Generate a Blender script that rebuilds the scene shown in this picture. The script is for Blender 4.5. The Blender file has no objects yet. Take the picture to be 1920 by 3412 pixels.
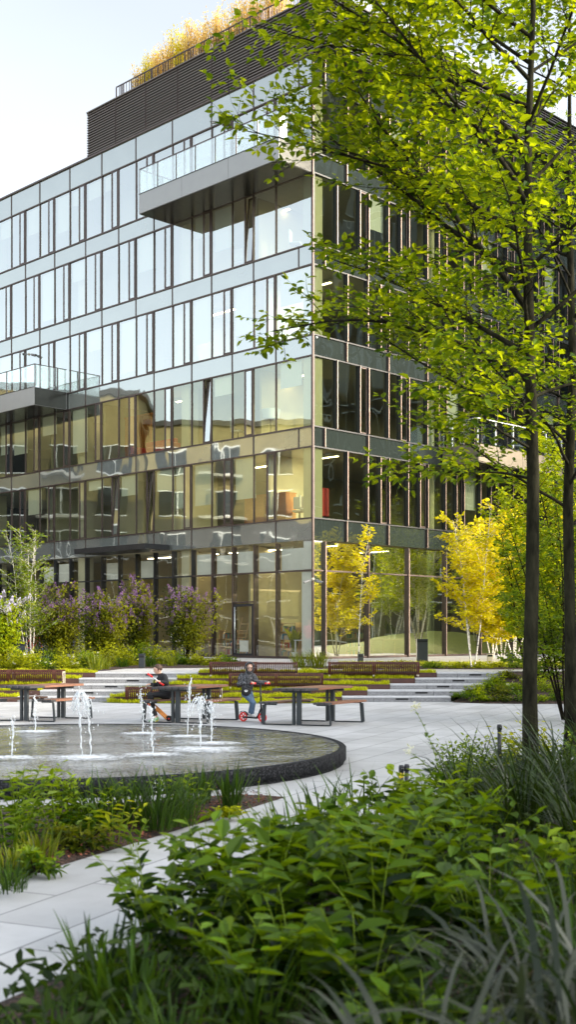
import bpy, bmesh, math, random
import numpy as np
from mathutils import Vector, Matrix, Euler

R = math.radians
PI = math.pi
scene = bpy.context.scene
COL = scene.collection
rng = random.Random(7)
nrg = np.random.default_rng(11)

# ------------------------------------------------------------------ camera numbers (50 mm lens, level, shifted up)
EYE = 1.85
FPX = 4000.0
def ground(px, py, z=0.0):
    """the place on a level surface of height z that the photograph shows at (px, py)"""
    d = (EYE - z) * FPX / (py - 2107.0)
    return ((px - 960.0) / FPX * d, d)
def across(px, d):
    return (px - 960.0) / FPX * d
def height(py, d):
    return EYE + (2107.0 - py) / FPX * d

# ------------------------------------------------------------------ tagging and linking
def tag(o, label=None, cat=None, group=None, kind=None):
    if label: o['label'] = label
    if cat: o['category'] = cat
    if group: o['group'] = group
    if kind: o['kind'] = kind
    return o
def empty(name, loc, rz=0.0, label=None, cat=None, group=None):
    o = bpy.data.objects.new(name, None)
    o.empty_display_size = 0.2
    COL.objects.link(o)
    o.location = loc
    o.rotation_euler = (0, 0, rz)
    return tag(o, label, cat, group)
def children(o):
    return [c for c in COL.objects if c.parent == o]
def copy_tree(o, parent=None):
    c = o.copy()
    COL.objects.link(c)
    c.parent = parent
    for ch in children(o):
        copy_tree(ch, c)
    return c

# ------------------------------------------------------------------ mesh building
class MB:
    def __init__(s):
        s.v = []; s.f = []; s.m = []; s.t = []
    def add(s, vs, fs, mi=0, tint=0.5):
        b = len(s.v)
        s.v.extend([tuple(p) for p in vs])
        for f in fs:
            s.f.append([b + i for i in f]); s.m.append(mi); s.t.append(tint)
        return s
    def box(s, x0, y0, z0, x1, y1, z1, mi=0, tint=0.5, mat=None):
        vs = [(x0,y0,z0),(x1,y0,z0),(x1,y1,z0),(x0,y1,z0),(x0,y0,z1),(x1,y0,z1),(x1,y1,z1),(x0,y1,z1)]
        if mat is not None: vs = [mat @ Vector(p) for p in vs]
        return s.add(vs, [(0,3,2,1),(4,5,6,7),(0,1,5,4),(1,2,6,5),(2,3,7,6),(3,0,4,7)], mi, tint)
    def bar(s, a, b, w, h, up=(0,0,1), mi=0, tint=0.5):
        a = Vector(a); b = Vector(b); d = (b - a)
        L = d.length
        d.normalize()
        u = Vector(up)
        sd = d.cross(u)
        if sd.length < 1e-4: sd = d.cross(Vector((1,0,0)))
        sd.normalize(); u = sd.cross(d).normalized()
        vs = []
        for p in (a, b):
            for i, j in ((-1,-1),(1,-1),(1,1),(-1,1)):
                vs.append(p + sd*(i*w/2) + u*(j*h/2))
        return s.add(vs, [(3,2,1,0),(4,5,6,7),(0,1,5,4),(1,2,6,5),(2,3,7,6),(3,0,4,7)], mi, tint)
    def tube(s, pts, rad, n=8, mi=0, tint=0.5, cap=True):
        pts = [Vector(p) for p in pts]
        if not hasattr(rad, '__len__'): rad = [rad]*len(pts)
        vs = []; prev = None
        for i, p in enumerate(pts):
            if i == 0: d = pts[1] - pts[0]
            elif i == len(pts)-1: d = pts[-1] - pts[-2]
            else: d = pts[i+1] - pts[i-1]
            if d.length < 1e-9: d = Vector((0,0,1))
            d.normalize()
            if prev is None:
                x = d.cross(Vector((0,0,1)))
                if x.length < 1e-3: x = d.cross(Vector((1,0,0)))
            else:
                x = prev - d * prev.dot(d)
                if x.length < 1e-6: x = d.cross(Vector((1,0,0)))
            x.normalize(); prev = x
            y = d.cross(x)
            for k in range(n):
                a = 2*PI*k/n
                vs.append(p + (x*math.cos(a) + y*math.sin(a))*rad[i])
        fs = []
        for i in range(len(pts)-1):
            for k in range(n):
                k2 = (k+1) % n
                fs.append((i*n+k, i*n+k2, (i+1)*n+k2, (i+1)*n+k))
        if cap:
            fs.append(tuple(range(n-1,-1,-1)))
            fs.append(tuple((len(pts)-1)*n + k for k in range(n)))
        return s.add(vs, fs, mi, tint)
    def lathe(s, prof, n=32, c=(0,0,0), mi=0, tint=0.5, cap=True):
        vs = []
        for r, z in prof:
            for k in range(n):
                a = 2*PI*k/n
                vs.append((c[0]+r*math.cos(a), c[1]+r*math.sin(a), c[2]+z))
        fs = []
        for i in range(len(prof)-1):
            for k in range(n):
                k2 = (k+1) % n
                fs.append((i*n+k, i*n+k2, (i+1)*n+k2, (i+1)*n+k))
        if cap:
            fs.append(tuple(range(n-1,-1,-1)))
            fs.append(tuple((len(prof)-1)*n + k for k in range(n)))
        return s.add(vs, fs, mi, tint)
    def prism(s, poly, z0, z1, mi=0, tint=0.5, bottom=True):
        n = len(poly)
        vs = [(p[0],p[1],z0) for p in poly] + [(p[0],p[1],z1) for p in poly]
        fs = [tuple(n+i for i in range(n))]
        if bottom: fs.append(tuple(range(n-1,-1,-1)))
        for i in range(n):
            j = (i+1) % n
            fs.append((i, j, n+j, n+i))
        return s.add(vs, fs, mi, tint)
    def ball(s, c, r, n=12, m=8, sc=(1,1,1), mi=0, tint=0.5, mat=None, jit=0.0):
        vs = []
        for i in range(m+1):
            ph = PI*i/m
            for k in range(n):
                a = 2*PI*k/n
                q = 1.0 + (rng.uniform(-jit, jit) if jit else 0)
                p = Vector((r*q*sc[0]*math.sin(ph)*math.cos(a), r*q*sc[1]*math.sin(ph)*math.sin(a), r*q*sc[2]*math.cos(ph)))
                if mat is not None: p = mat @ p
                vs.append(Vector(c) + p)
        fs = []
        for i in range(m):
            for k in range(n):
                k2 = (k+1) % n
                fs.append((i*n+k, (i+1)*n+k, (i+1)*n+k2, i*n+k2))
        return s.add(vs, fs, mi, tint)
    def mesh(s, name, mats, smooth=False):
        me = bpy.data.meshes.new(name)
        me.from_pydata([tuple(p) for p in s.v], [], s.f)
        for m in (mats if isinstance(mats, (list, tuple)) else [mats]): me.materials.append(m)
        if max(s.m, default=0) > 0: me.polygons.foreach_set('material_index', s.m)
        at = me.attributes.new('tint', 'FLOAT', 'FACE'); at.data.foreach_set('value', s.t)
        me.polygons.foreach_set('use_smooth', [smooth]*len(s.f))
        me.update()
        return me
    def build(s, name, mats, parent=None, smooth=False, bevel=0.0, bseg=1):
        o = bpy.data.objects.new(name, s.mesh(name, mats, smooth))
        COL.objects.link(o)
        if parent is not None: o.parent = parent
        if bevel:
            b = o.modifiers.new('bevel', 'BEVEL'); b.width = bevel; b.segments = bseg; b.limit_method = 'ANGLE'; b.angle_limit = R(40)
        return o

def np_object(name, verts, faces, mats, parent=None, tints=None, smooth=False):
    """verts (N,3), faces (M,k) -> one mesh object"""
    me = bpy.data.meshes.new(name)
    verts = np.asarray(verts, dtype=np.float32); faces = np.asarray(faces, dtype=np.int32)
    M, k = faces.shape
    me.vertices.add(len(verts)); me.vertices.foreach_set('co', verts.ravel())
    me.loops.add(M*k); me.loops.foreach_set('vertex_index', faces.ravel())
    me.polygons.add(M)
    me.polygons.foreach_set('loop_start', np.arange(0, M*k, k, dtype=np.int32))
    me.polygons.foreach_set('loop_total', np.full(M, k, dtype=np.int32))
    me.polygons.foreach_set('use_smooth', np.full(M, smooth, dtype=bool))
    for m in (mats if isinstance(mats, (list, tuple)) else [mats]): me.materials.append(m)
    me.update(calc_edges=True)
    if tints is not None:
        at = me.attributes.new('tint', 'FLOAT', 'FACE'); at.data.foreach_set('value', np.asarray(tints, dtype=np.float32))
    o = bpy.data.objects.new(name, me); COL.objects.link(o)
    if parent is not None: o.parent = parent
    return o

def unit(a):
    return a / np.maximum(np.linalg.norm(a, axis=-1, keepdims=True), 1e-9)

def leaves(pos, dirs, ups, L, W, fold=0.18, droop=0.15, tint=None, rg=nrg):
    """many folded leaf blades (6 points, 2 quads each): returns verts, faces, tints"""
    pos = np.asarray(pos, float); d = unit(np.asarray(dirs, float)); u = np.asarray(ups, float)
    sd = unit(np.cross(d, u)); u = np.cross(sd, d)
    n = len(pos)
    L = np.broadcast_to(np.asarray(L, float), (n,))[:, None]; W = np.broadcast_to(np.asarray(W, float), (n,))[:, None]
    def P(t, w, h): return pos + d*(t*L) + sd*(w*W) + u*(h*L)
    f = fold
    V = np.stack([P(0, 0, 0), P(.32, -.48, f*.5), P(.70, -.36, f*.35-droop*.45), P(1, 0, -droop), P(.70, .36, f*.35-droop*.45), P(.32, .48, f*.5)], axis=1)
    b = (np.arange(n)*6)[:, None]
    F = np.concatenate([b + np.array([[0, 3, 2, 1]]), b + np.array([[0, 5, 4, 3]])], axis=1).reshape(-1, 4)
    t = rg.random(n) if tint is None else np.broadcast_to(np.asarray(tint, float), (n,))
    return V.reshape(-1, 3), F, np.repeat(t, 2)

def blades(base, az, tilt, L, W, curl, nseg=6, tint=None, rg=nrg, taper=0.9):
    """arching strap leaves: base (n,3), azimuth, start tilt from vertical, length, width, how far it bends over"""
    n = len(base)
    ts = np.linspace(0, 1, nseg+1)
    hx = np.stack([np.cos(az), np.sin(az), np.zeros(n)], axis=1)
    sx = np.stack([-np.sin(az), np.cos(az), np.zeros(n)], axis=1)
    pts = np.asarray(base, float).copy(); rows = []
    for i, t in enumerate(ts):
        ang = tilt + curl*t**1.4
        w = W*np.clip(0.65 + 0.5*t, 0, 1)*(1 - taper*np.clip((t-0.45)/0.55, 0, 1)**1.6)
        twist = sx*(w/2)[:, None] + np.array([0, 0, 1.0])*(w*0.12*np.sin(t*5+az))[:, None]
        rows.append(pts - twist); rows.append(pts + twist)
        step = (L/nseg)[:, None]*(hx*np.sin(ang)[:, None] + np.array([0, 0, 1.0])*np.cos(ang)[:, None])
        pts = pts + step
    V = np.stack(rows, axis=1)
    k = 2*(nseg+1)
    b = (np.arange(n)*k)[:, None, None]
    q = np.array([[2*i, 2*i+1, 2*i+3, 2*i+2] for i in range(nseg)])[None]
    F = (b + q).reshape(-1, 4)
    t = rg.random(n) if tint is None else np.broadcast_to(tint, (n,))
    return V.reshape(-1, 3), F, np.repeat(t, nseg)

class Soup:
    """collects quad batches into one mesh"""
    def __init__(s): s.V = []; s.F = []; s.T = []; s.n = 0
    def add(s, V, F, T):
        s.V.append(V); s.F.append(F + s.n); s.T.append(T); s.n += len(V)
    def build(s, name, mats, parent=None, smooth=False):
        return np_object(name, np.concatenate(s.V), np.concatenate(s.F), mats, parent, np.concatenate(s.T), smooth)

# ------------------------------------------------------------------ materials
def _new(name):
    m = bpy.data.materials.new(name); m.use_nodes = True
    nt = m.node_tree; nt.nodes.clear()
    out = nt.nodes.new('ShaderNodeOutputMaterial')
    return m, nt, out
def N(nt, kind, **kw):
    n = nt.nodes.new(kind)
    for k, v in kw.items():
        if k in n.inputs: n.inputs[k].default_value = v
        else: setattr(n, k, v)
    return n
def rgba(c): return (c[0], c[1], c[2], 1.0)
def ramp(nt, fac, stops):
    r = nt.nodes.new('ShaderNodeValToRGB')
    el = r.color_ramp.elements
    while len(el) < len(stops): el.new(0.5)
    for e, (p, c) in zip(el, stops): e.position = p; e.color = rgba(c)
    nt.links.new(fac, r.inputs['Fac'])
    return r
def coords(nt, scale=(1,1,1), rot=(0,0,0), kind='Object'):
    tc = nt.nodes.new('ShaderNodeTexCoord'); mp = nt.nodes.new('ShaderNodeMapping')
    mp.inputs['Scale'].default_value = scale; mp.inputs['Rotation'].default_value = rot
    nt.links.new(tc.outputs[kind], mp.inputs['Vector'])
    return mp.outputs['Vector']
def solid(name, col, rough=0.5, metal=0.0, var=0.15, vscale=6.0, bump=0.0, bscale=60.0, spec=0.5, stretch=(1,1,1)):
    """principled surface with a little uneven colour, roughness and grain"""
    m, nt, out = _new(name)
    p = N(nt, 'ShaderNodeBsdfPrincipled', Roughness=rough, Metallic=metal)
    p.inputs['Specular IOR Level'].default_value = spec
    v = coords(nt, stretch)
    nz = N(nt, 'ShaderNodeTexNoise', Scale=vscale, Detail=5.0, Roughness=0.6)
    nt.links.new(v, nz.inputs['Vector'])
    c = ramp(nt, nz.outputs['Fac'], [(0.28, [x*(1-var) for x in col]), (0.72, [min(1, x*(1+var)) for x in col])])
    nt.links.new(c.outputs['Color'], p.inputs['Base Color'])
    mr = N(nt, 'ShaderNodeMapRange'); mr.inputs['To Min'].default_value = max(0.02, rough-0.08); mr.inputs['To Max'].default_value = min(1, rough+0.08)
    nt.links.new(nz.outputs['Fac'], mr.inputs['Value']); nt.links.new(mr.outputs['Result'], p.inputs['Roughness'])
    if bump:
        n2 = N(nt, 'ShaderNodeTexNoise', Scale=bscale, Detail=3.0); nt.links.new(v, n2.inputs['Vector'])
        b = N(nt, 'ShaderNodeBump', Strength=bump, Distance=0.02); nt.links.new(n2.outputs['Fac'], b.inputs['Height']); nt.links.new(b.outputs['Normal'], p.inputs['Normal'])
    nt.links.new(p.outputs['BSDF'], out.inputs['Surface'])
    return m
def leaf_mat(name, dark, light, tdark, tlight, trans=0.45, rough=0.42, gloss=0.5):
    """a thin leaf: diffuse and sheen on top, light coming through from behind"""
    m, nt, out = _new(name)
    at = N(nt, 'ShaderNodeAttribute', attribute_name='tint')
    c = ramp(nt, at.outputs['Fac'], [(0.0, dark), (1.0, light)])
    t = ramp(nt, at.outputs['Fac'], [(0.0, tdark), (1.0, tlight)])
    p = N(nt, 'ShaderNodeBsdfPrincipled', Roughness=rough)
    p.inputs['Specular IOR Level'].default_value = gloss
    tr = N(nt, 'ShaderNodeBsdfTranslucent')
    mx = N(nt, 'ShaderNodeMixShader'); mx.inputs['Fac'].default_value = trans
    nt.links.new(c.outputs['Color'], p.inputs['Base Color']); nt.links.new(t.outputs['Color'], tr.inputs['Color'])
    nt.links.new(p.outputs['BSDF'], mx.inputs[1]); nt.links.new(tr.outputs['BSDF'], mx.inputs[2])
    nt.links.new(mx.outputs['Shader'], out.inputs['Surface'])
    return m
def glass_mat(name, tint, refl_tint, base, wave=0.02, wscale=0.9, fres=0.5):
    """coated facade glass: part mirror, part clear, slightly wavy"""
    m, nt, out = _new(name)
    tr = N(nt, 'ShaderNodeBsdfTransparent'); tr.inputs['Color'].default_value = rgba(tint)
    gl = N(nt, 'ShaderNodeBsdfGlossy', Roughness=0.015); gl.inputs['Color'].default_value = rgba(refl_tint)
    v = coords(nt, (1, 1, 0.7))
    nz = N(nt, 'ShaderNodeTexNoise', Scale=wscale, Detail=1.0); nt.links.new(v, nz.inputs['Vector'])
    b = N(nt, 'ShaderNodeBump', Strength=1.0, Distance=wave); nt.links.new(nz.outputs['Fac'], b.inputs['Height']); nt.links.new(b.outputs['Normal'], gl.inputs['Normal'])
    lw = N(nt, 'ShaderNodeLayerWeight', Blend=0.35)
    ma = N(nt, 'ShaderNodeMath', operation='MULTIPLY_ADD'); ma.inputs[1].default_value = fres; ma.inputs[2].default_value = base
    nt.links.new(lw.outputs['Fresnel'], ma.inputs[0])
    mx = N(nt, 'ShaderNodeMixShader'); nt.links.new(ma.outputs[0], mx.inputs['Fac'])
    nt.links.new(tr.outputs[0], mx.inputs[1]); nt.links.new(gl.outputs[0], mx.inputs[2])
    nt.links.new(mx.outputs[0], out.inputs['Surface'])
    return m
def panel_glass(name, back, refl_tint, base, wave=0.015):
    """opaque back-painted glass"""
    m, nt, out = _new(name)
    df = N(nt, 'ShaderNodeBsdfDiffuse')
    nz0 = N(nt, 'ShaderNodeTexNoise', Scale=0.6); nt.links.new(coords(nt), nz0.inputs['Vector'])
    c = ramp(nt, nz0.outputs['Fac'], [(0.3, [x*.9 for x in back]), (0.7, [x*1.1 for x in back])]); nt.links.new(c.outputs['Color'], df.inputs['Color'])
    gl = N(nt, 'ShaderNodeBsdfGlossy', Roughness=0.03); gl.inputs['Color'].default_value = rgba(refl_tint)
    nz = N(nt, 'ShaderNodeTexNoise', Scale=0.8, Detail=1.0); nt.links.new(coords(nt, (1,1,0.8)), nz.inputs['Vector'])
    b = N(nt, 'ShaderNodeBump', Strength=1.0, Distance=wave); nt.links.new(nz.outputs['Fac'], b.inputs['Height']); nt.links.new(b.outputs['Normal'], gl.inputs['Normal'])
    lw = N(nt, 'ShaderNodeLayerWeight', Blend=0.3)
    ma = N(nt, 'ShaderNodeMath', operation='MULTIPLY_ADD'); ma.inputs[1].default_value = 0.5; ma.inputs[2].default_value = base
    nt.links.new(lw.outputs['Fresnel'], ma.inputs[0])
    mx = N(nt, 'ShaderNodeMixShader'); nt.links.new(ma.outputs[0], mx.inputs['Fac'])
    nt.links.new(df.outputs[0], mx.inputs[1]); nt.links.new(gl.outputs[0], mx.inputs[2]); nt.links.new(mx.outputs[0], out.inputs['Surface'])
    return m
def paving_mat(name, ang, bw=1.1, rh=0.55, c1=(0.385,0.385,0.385), c2=(0.485,0.485,0.485), joint=(0.20,0.20,0.20), mortar=0.011):
    m, nt, out = _new(name)
    p = N(nt, 'ShaderNodeBsdfPrincipled', Roughness=0.7)
    v = coords(nt, rot=(0, 0, ang))
    bt = N(nt, 'ShaderNodeTexBrick'); bt.offset = 0.37
    bt.inputs['Color1'].default_value = rgba(c1); bt.inputs['Color2'].default_value = rgba(c2); bt.inputs['Mortar'].default_value = rgba(joint)
    bt.inputs['Scale'].default_value = 1.0; bt.inputs['Mortar Size'].default_value = mortar; bt.inputs['Mortar Smooth'].default_value = 0.3
    bt.inputs['Brick Width'].default_value = bw; bt.inputs['Row Height'].default_value = rh
    nt.links.new(v, bt.inputs['Vector'])
    g = N(nt, 'ShaderNodeTexNoise', Scale=140.0, Detail=4.0, Roughness=0.8); nt.links.new(v, g.inputs['Vector'])
    s = N(nt, 'ShaderNodeTexNoise', Scale=0.7, Detail=6.0, Roughness=0.65); nt.links.new(v, s.inputs['Vector'])
    gr = ramp(nt, g.outputs['Fac'], [(0.25, (0.80,0.80,0.80)), (0.75, (1.14,1.14,1.14))])
    sr = ramp(nt, s.outputs['Fac'], [(0.3, (0.78,0.775,0.77)), (0.62, (1.06,1.06,1.06))])
    m1 = N(nt, 'ShaderNodeMix', data_type='RGBA', blend_type='MULTIPLY'); m1.inputs['Factor'].default_value = 1
    m2 = N(nt, 'ShaderNodeMix', data_type='RGBA', blend_type='MULTIPLY'); m2.inputs['Factor'].default_value = 1
    nt.links.new(bt.outputs['Color'], m1.inputs[6]); nt.links.new(gr.outputs['Color'], m1.inputs[7])
    nt.links.new(m1.outputs[2], m2.inputs[6]); nt.links.new(sr.outputs['Color'], m2.inputs[7])
    nt.links.new(m2.outputs[2], p.inputs['Base Color'])
    b = N(nt, 'ShaderNodeBump', Strength=0.25, Distance=0.01); nt.links.new(g.outputs['Fac'], b.inputs['Height']); nt.links.new(b.outputs['Normal'], p.inputs['Normal'])
    nt.links.new(p.outputs['BSDF'], out.inputs['Surface'])
    return m
def speckle_mat(name, stops, scale=40.0, rough=0.85, bump=0.6, dist=0.02, spec=.5):
    m, nt, out = _new(name)
    p = N(nt, 'ShaderNodeBsdfPrincipled', Roughness=rough)
    p.inputs['Specular IOR Level'].default_value = spec
    v = coords(nt)
    vo = N(nt, 'ShaderNodeTexVoronoi', Scale=scale); nt.links.new(v, vo.inputs['Vector'])
    sx = N(nt, 'ShaderNodeSeparateColor'); nt.links.new(vo.outputs['Color'], sx.inputs['Color'])
    c = ramp(nt, sx.outputs[0], stops)
    nt.links.new(c.outputs['Color'], p.inputs['Base Color'])
    b = N(nt, 'ShaderNodeBump', Strength=bump, Distance=dist); nt.links.new(vo.outputs['Distance'], b.inputs['Height']); nt.links.new(b.outputs['Normal'], p.inputs['Normal'])
    nt.links.new(p.outputs['BSDF'], out.inputs['Surface'])
    return m

M = {}
M['frame'] = solid('bronze frame', (0.085, 0.062, 0.055), 0.38, 0.55, 0.2)
M['dframe'] = solid('dark frame', (0.022, 0.022, 0.024), 0.4, 0.3, 0.2)
M['fin'] = solid('satin fin', (0.26, 0.19, 0.16), 0.4, 0.6, 0.1)
M['glass'] = glass_mat('coated window glass', (0.84, 0.90, 0.78), (0.92, 0.975, 0.965), 0.42, wave=0.010, wscale=.6)
M['glass_right'] = glass_mat('clear dark window glass', (0.44, 0.48, 0.38), (0.72, 0.86, 0.78), 0.12, wave=0.03, wscale=.6, fres=0.5)
M['glass_shop'] = glass_mat('shopfront glass', (0.93, 0.94, 0.86), (0.9, 0.95, 0.95), 0.07, wave=0.010, fres=0.5)
M['glass_low'] = glass_mat('lower office glass', (0.86, 0.90, 0.74), (0.88, 0.96, 0.86), 0.22, wave=0.008, wscale=.6)
M['glass_side'] = glass_mat('side shopfront glass', (0.62, 0.72, 0.52), (0.98, 1.0, 0.90), 0.58, wave=0.010, wscale=.5)
M['glass_rail'] = glass_mat('railing glass', (0.93, 0.95, 0.935), (0.93, 0.96, 0.96), 0.12, wave=0.003)
M['spandrel'] = panel_glass('pale spandrel glass', (0.16, 0.17, 0.155), (0.80, 0.855, 0.84), 0.36)
M['spandrel_dark'] = panel_glass('dark spandrel glass', (0.020, 0.026, 0.023), (0.7, 0.76, 0.78), 0.10, wave=0.05)
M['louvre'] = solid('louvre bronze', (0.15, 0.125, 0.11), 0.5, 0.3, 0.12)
M['louvre_dark'] = solid('dark louvre', (0.03, 0.028, 0.027), 0.5, 0.4, 0.12)  # darker louvre tone for the right screen and the roof deck
M['black'] = solid('black backing', (0.006, 0.006, 0.006), 0.8)
M['fascia'] = solid('aluminium fascia', (0.30, 0.30, 0.295), 0.42, 0.35, 0.05, 2.0)
M['fascia_beige'] = solid('champagne fascia', (0.19, 0.16, 0.12), 0.42, 0.3, 0.05, 2.0)
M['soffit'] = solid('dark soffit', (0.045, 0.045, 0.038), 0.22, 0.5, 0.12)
M['slab'] = solid('concrete slab', (0.40, 0.39, 0.34), 0.8, 0, 0.1, 3.0)
M['ceiling'] = solid('office ceiling', (0.62, 0.61, 0.52), 0.9, 0, 0.05)
M['carpet'] = solid('office carpet', (0.16, 0.13, 0.10), 0.95, 0, 0.15)
M['core'] = solid('core wall', (0.42, 0.37, 0.22), 0.8, 0, 0.1, 1.5)
M['core_shop'] = solid('shop back wall', (0.50, 0.42, 0.20), 0.8, 0, 0.12, 1.2)
M['column'] = solid('plastered column', (0.70, 0.66, 0.48), 0.75, 0, 0.05, 2.0)
M['blind'] = solid('white blind', (0.80, 0.81, 0.79), 0.9, 0, 0.03)
M['white'] = solid('white paint', (0.78, 0.79, 0.78), 0.5, 0, 0.04)
M['redpaint'] = solid('red lacquer', (0.60, 0.03, 0.03), 0.4, 0, 0.08)
M['paleoak'] = solid('pale birch plywood', (0.60, 0.42, 0.22), 0.55, 0, 0.12, 8)
M['orange_wood'] = solid('orange timber', (0.62, 0.24, 0.06), 0.55, 0, 0.15, 5, stretch=(1,1,8))
M['steel'] = solid('brushed steel', (0.55, 0.56, 0.57), 0.3, 0.9, 0.06)
M['corten'] = solid('weathered steel', (0.075, 0.034, 0.026), 0.75, 0.15, 0.3, 4.0, 0.2, 80)
M['slat'] = solid('oiled dark red slat', (0.075, 0.025, 0.015), 0.5, 0, 0.3, 9.0, 0.1, 60, spec=.25, stretch=(1, 1, 4))
M['plank'] = solid('red brown tabletop plank', (0.23, 0.105, 0.062), 0.42, 0, 0.2, 6.0, 0.1, 60)
M['plank_dark'] = solid('charcoal tabletop plank', (0.045, 0.042, 0.045), 0.45, 0, 0.2, 6.0)
M['leg'] = solid('graphite powder coat', (0.030, 0.036, 0.040), 0.45, 0.2, 0.15)
M['cream'] = solid('cream cast foot', (0.46, 0.41, 0.33), 0.6, 0, 0.1)
M['granite'] = speckle_mat('pale granite', [(0.0, (0.15,0.15,0.155)), (0.5, (0.22,0.22,0.225)), (1.0, (0.29,0.29,0.295))], 70.0, 0.8, 0.15, 0.006)
M['granite_top'] = speckle_mat('pale granite tread', [(0.0, (0.40,0.40,0.41)), (0.5, (0.46,0.46,0.47)), (1.0, (0.52,0.52,0.53))], 70.0, 0.8, 0.1, 0.004)
M['dark_granite'] = speckle_mat('flamed dark granite', [(0.0, (0.004,0.0045,0.005)), (0.6, (0.013,0.014,0.016)), (1.0, (0.05,0.05,0.055))], 60.0, 0.75, 0.3, 0.01, .15)
M['soil'] = speckle_mat('bark soil', [(0.0, (0.012,0.008,0.006)), (0.6, (0.045,0.026,0.018)), (1.0, (0.10,0.05,0.03))], 45.0, 0.95, 0.8, 0.03)
M['chip'] = solid('bark chip', (0.14, 0.055, 0.035), 0.9, 0, 0.5, 30.0)
M['turf'] = solid('turf base', (0.17, 0.19, 0.010), 0.95, 0, 0.4, 7.0, 0.4, 40)
M['earth'] = solid('far ground', (0.10, 0.11, 0.05), 0.95, 0, 0.3, 0.3)
M['bark'] = solid('grey brown bark', (0.019, 0.018, 0.011), 0.95, 0, 0.95, 7.0, 1.0, 22, spec=.08, stretch=(1, 1, 0.35))
M['twig'] = solid('dark twig', (0.012, 0.009, 0.005), 0.9, 0, 0.3, 20.0, spec=.1)
def birch_bark():
    m, nt, out = _new('white birch bark')
    p = N(nt, 'ShaderNodeBsdfPrincipled', Roughness=0.7)
    nz = N(nt, 'ShaderNodeTexNoise', Scale=9.0, Detail=4.0); nt.links.new(coords(nt, (0.6, 0.6, 2.6)), nz.inputs['Vector'])
    c = ramp(nt, nz.outputs['Fac'], [(0.38, (0.10, 0.085, 0.07)), (0.46, (0.62, 0.58, 0.52)), (1.0, (0.74, 0.71, 0.66))])
    nt.links.new(c.outputs['Color'], p.inputs['Base Color']); nt.links.new(p.outputs['BSDF'], out.inputs['Surface'])
    return m
M['birch'] = birch_bark()
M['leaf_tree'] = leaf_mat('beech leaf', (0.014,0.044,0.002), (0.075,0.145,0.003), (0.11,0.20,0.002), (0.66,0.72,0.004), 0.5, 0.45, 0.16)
M['leaf_tree2'] = leaf_mat('shaded beech leaf', (0.014,0.045,0.002), (0.07,0.13,0.004), (0.11,0.20,0.003), (0.50,0.58,0.006), 0.48, 0.45, 0.16)  # duller copy of the beech leaf, shade put into its colour
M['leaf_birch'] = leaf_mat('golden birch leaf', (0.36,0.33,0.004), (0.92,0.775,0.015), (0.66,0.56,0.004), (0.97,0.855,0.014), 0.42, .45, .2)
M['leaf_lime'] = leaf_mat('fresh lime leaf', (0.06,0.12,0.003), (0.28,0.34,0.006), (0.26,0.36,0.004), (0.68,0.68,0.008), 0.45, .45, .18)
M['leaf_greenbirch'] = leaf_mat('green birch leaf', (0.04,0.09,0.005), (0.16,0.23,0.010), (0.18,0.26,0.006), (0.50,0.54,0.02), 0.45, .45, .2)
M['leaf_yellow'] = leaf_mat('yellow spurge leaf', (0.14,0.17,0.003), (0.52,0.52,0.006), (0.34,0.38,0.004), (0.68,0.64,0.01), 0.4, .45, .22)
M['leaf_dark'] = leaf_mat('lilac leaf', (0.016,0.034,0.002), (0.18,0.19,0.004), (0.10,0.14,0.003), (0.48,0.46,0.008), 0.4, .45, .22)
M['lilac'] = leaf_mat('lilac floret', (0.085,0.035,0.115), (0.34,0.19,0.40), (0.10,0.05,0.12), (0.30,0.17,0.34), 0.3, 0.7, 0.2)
M['lilac_pale'] = leaf_mat('pale lilac floret', (0.42,0.38,0.52), (0.70,0.66,0.78), (0.4,0.36,0.5), (0.6,0.56,0.7), 0.3, 0.7, 0.2)
M['petal'] = leaf_mat('cream petal', (0.70,0.66,0.42), (0.85,0.84,0.76), (0.6,0.6,0.3), (0.8,0.8,0.6), 0.35, 0.6, 0.3)
M['petal_yellow'] = leaf_mat('yellow petal', (0.75,0.55,0.02), (0.85,0.70,0.04), (0.7,0.5,0.02), (0.8,0.65,0.03), 0.35, 0.6, 0.3)
M['leaf_seal'] = leaf_mat('broad garden leaf', (0.003,0.013,0.0005), (0.105,0.200,0.003), (0.04,0.11,0.002), (0.40,0.52,0.006), 0.36, 0.42, 0.22)
M['leaf_fresh'] = leaf_mat('fresh garden leaf', (0.022,0.062,0.002), (0.25,0.35,0.006), (0.13,0.23,0.003), (0.50,0.60,0.008), 0.4, 0.42, 0.25)
M['blade'] = leaf_mat('dark sedge blade', (0.004,0.014,0.001), (0.040,0.090,0.004), (0.03,0.08,0.002), (0.16,0.25,0.012), 0.28, 0.45, 0.18)
M['blade_grey'] = leaf_mat('grey sedge blade', (0.005,0.012,0.003), (0.085,0.092,0.066), (0.03,0.06,0.01), (0.12,0.14,0.05), 0.25, 0.42, 0.30)
M['blade_dark'] = leaf_mat('shaded sedge blade', (0.002,0.008,0.001), (0.030,0.055,0.008), (0.02,0.05,0.002), (0.10,0.15,0.012), 0.22, 0.40, 0.30)  # canopy shade put into the blade colour
M['blade_lime'] = leaf_mat('lime sword blade', (0.05,0.085,0.003), (0.24,0.27,0.008), (0.15,0.21,0.005), (0.46,0.45,0.012), 0.35, 0.42, 0.35)
M['turf_blade'] = leaf_mat('turf blade', (0.22,0.26,0.004), (0.66,0.66,0.010), (0.36,0.40,0.004), (0.75,0.70,0.012), 0.35, 0.5, 0.2)
M['roof_leaf'] = leaf_mat('dry golden spray', (0.62,0.42,0.10), (0.95,0.76,0.30), (0.7,0.48,0.10), (0.95,0.74,0.28), 0.4, 0.6, 0.2)
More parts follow.
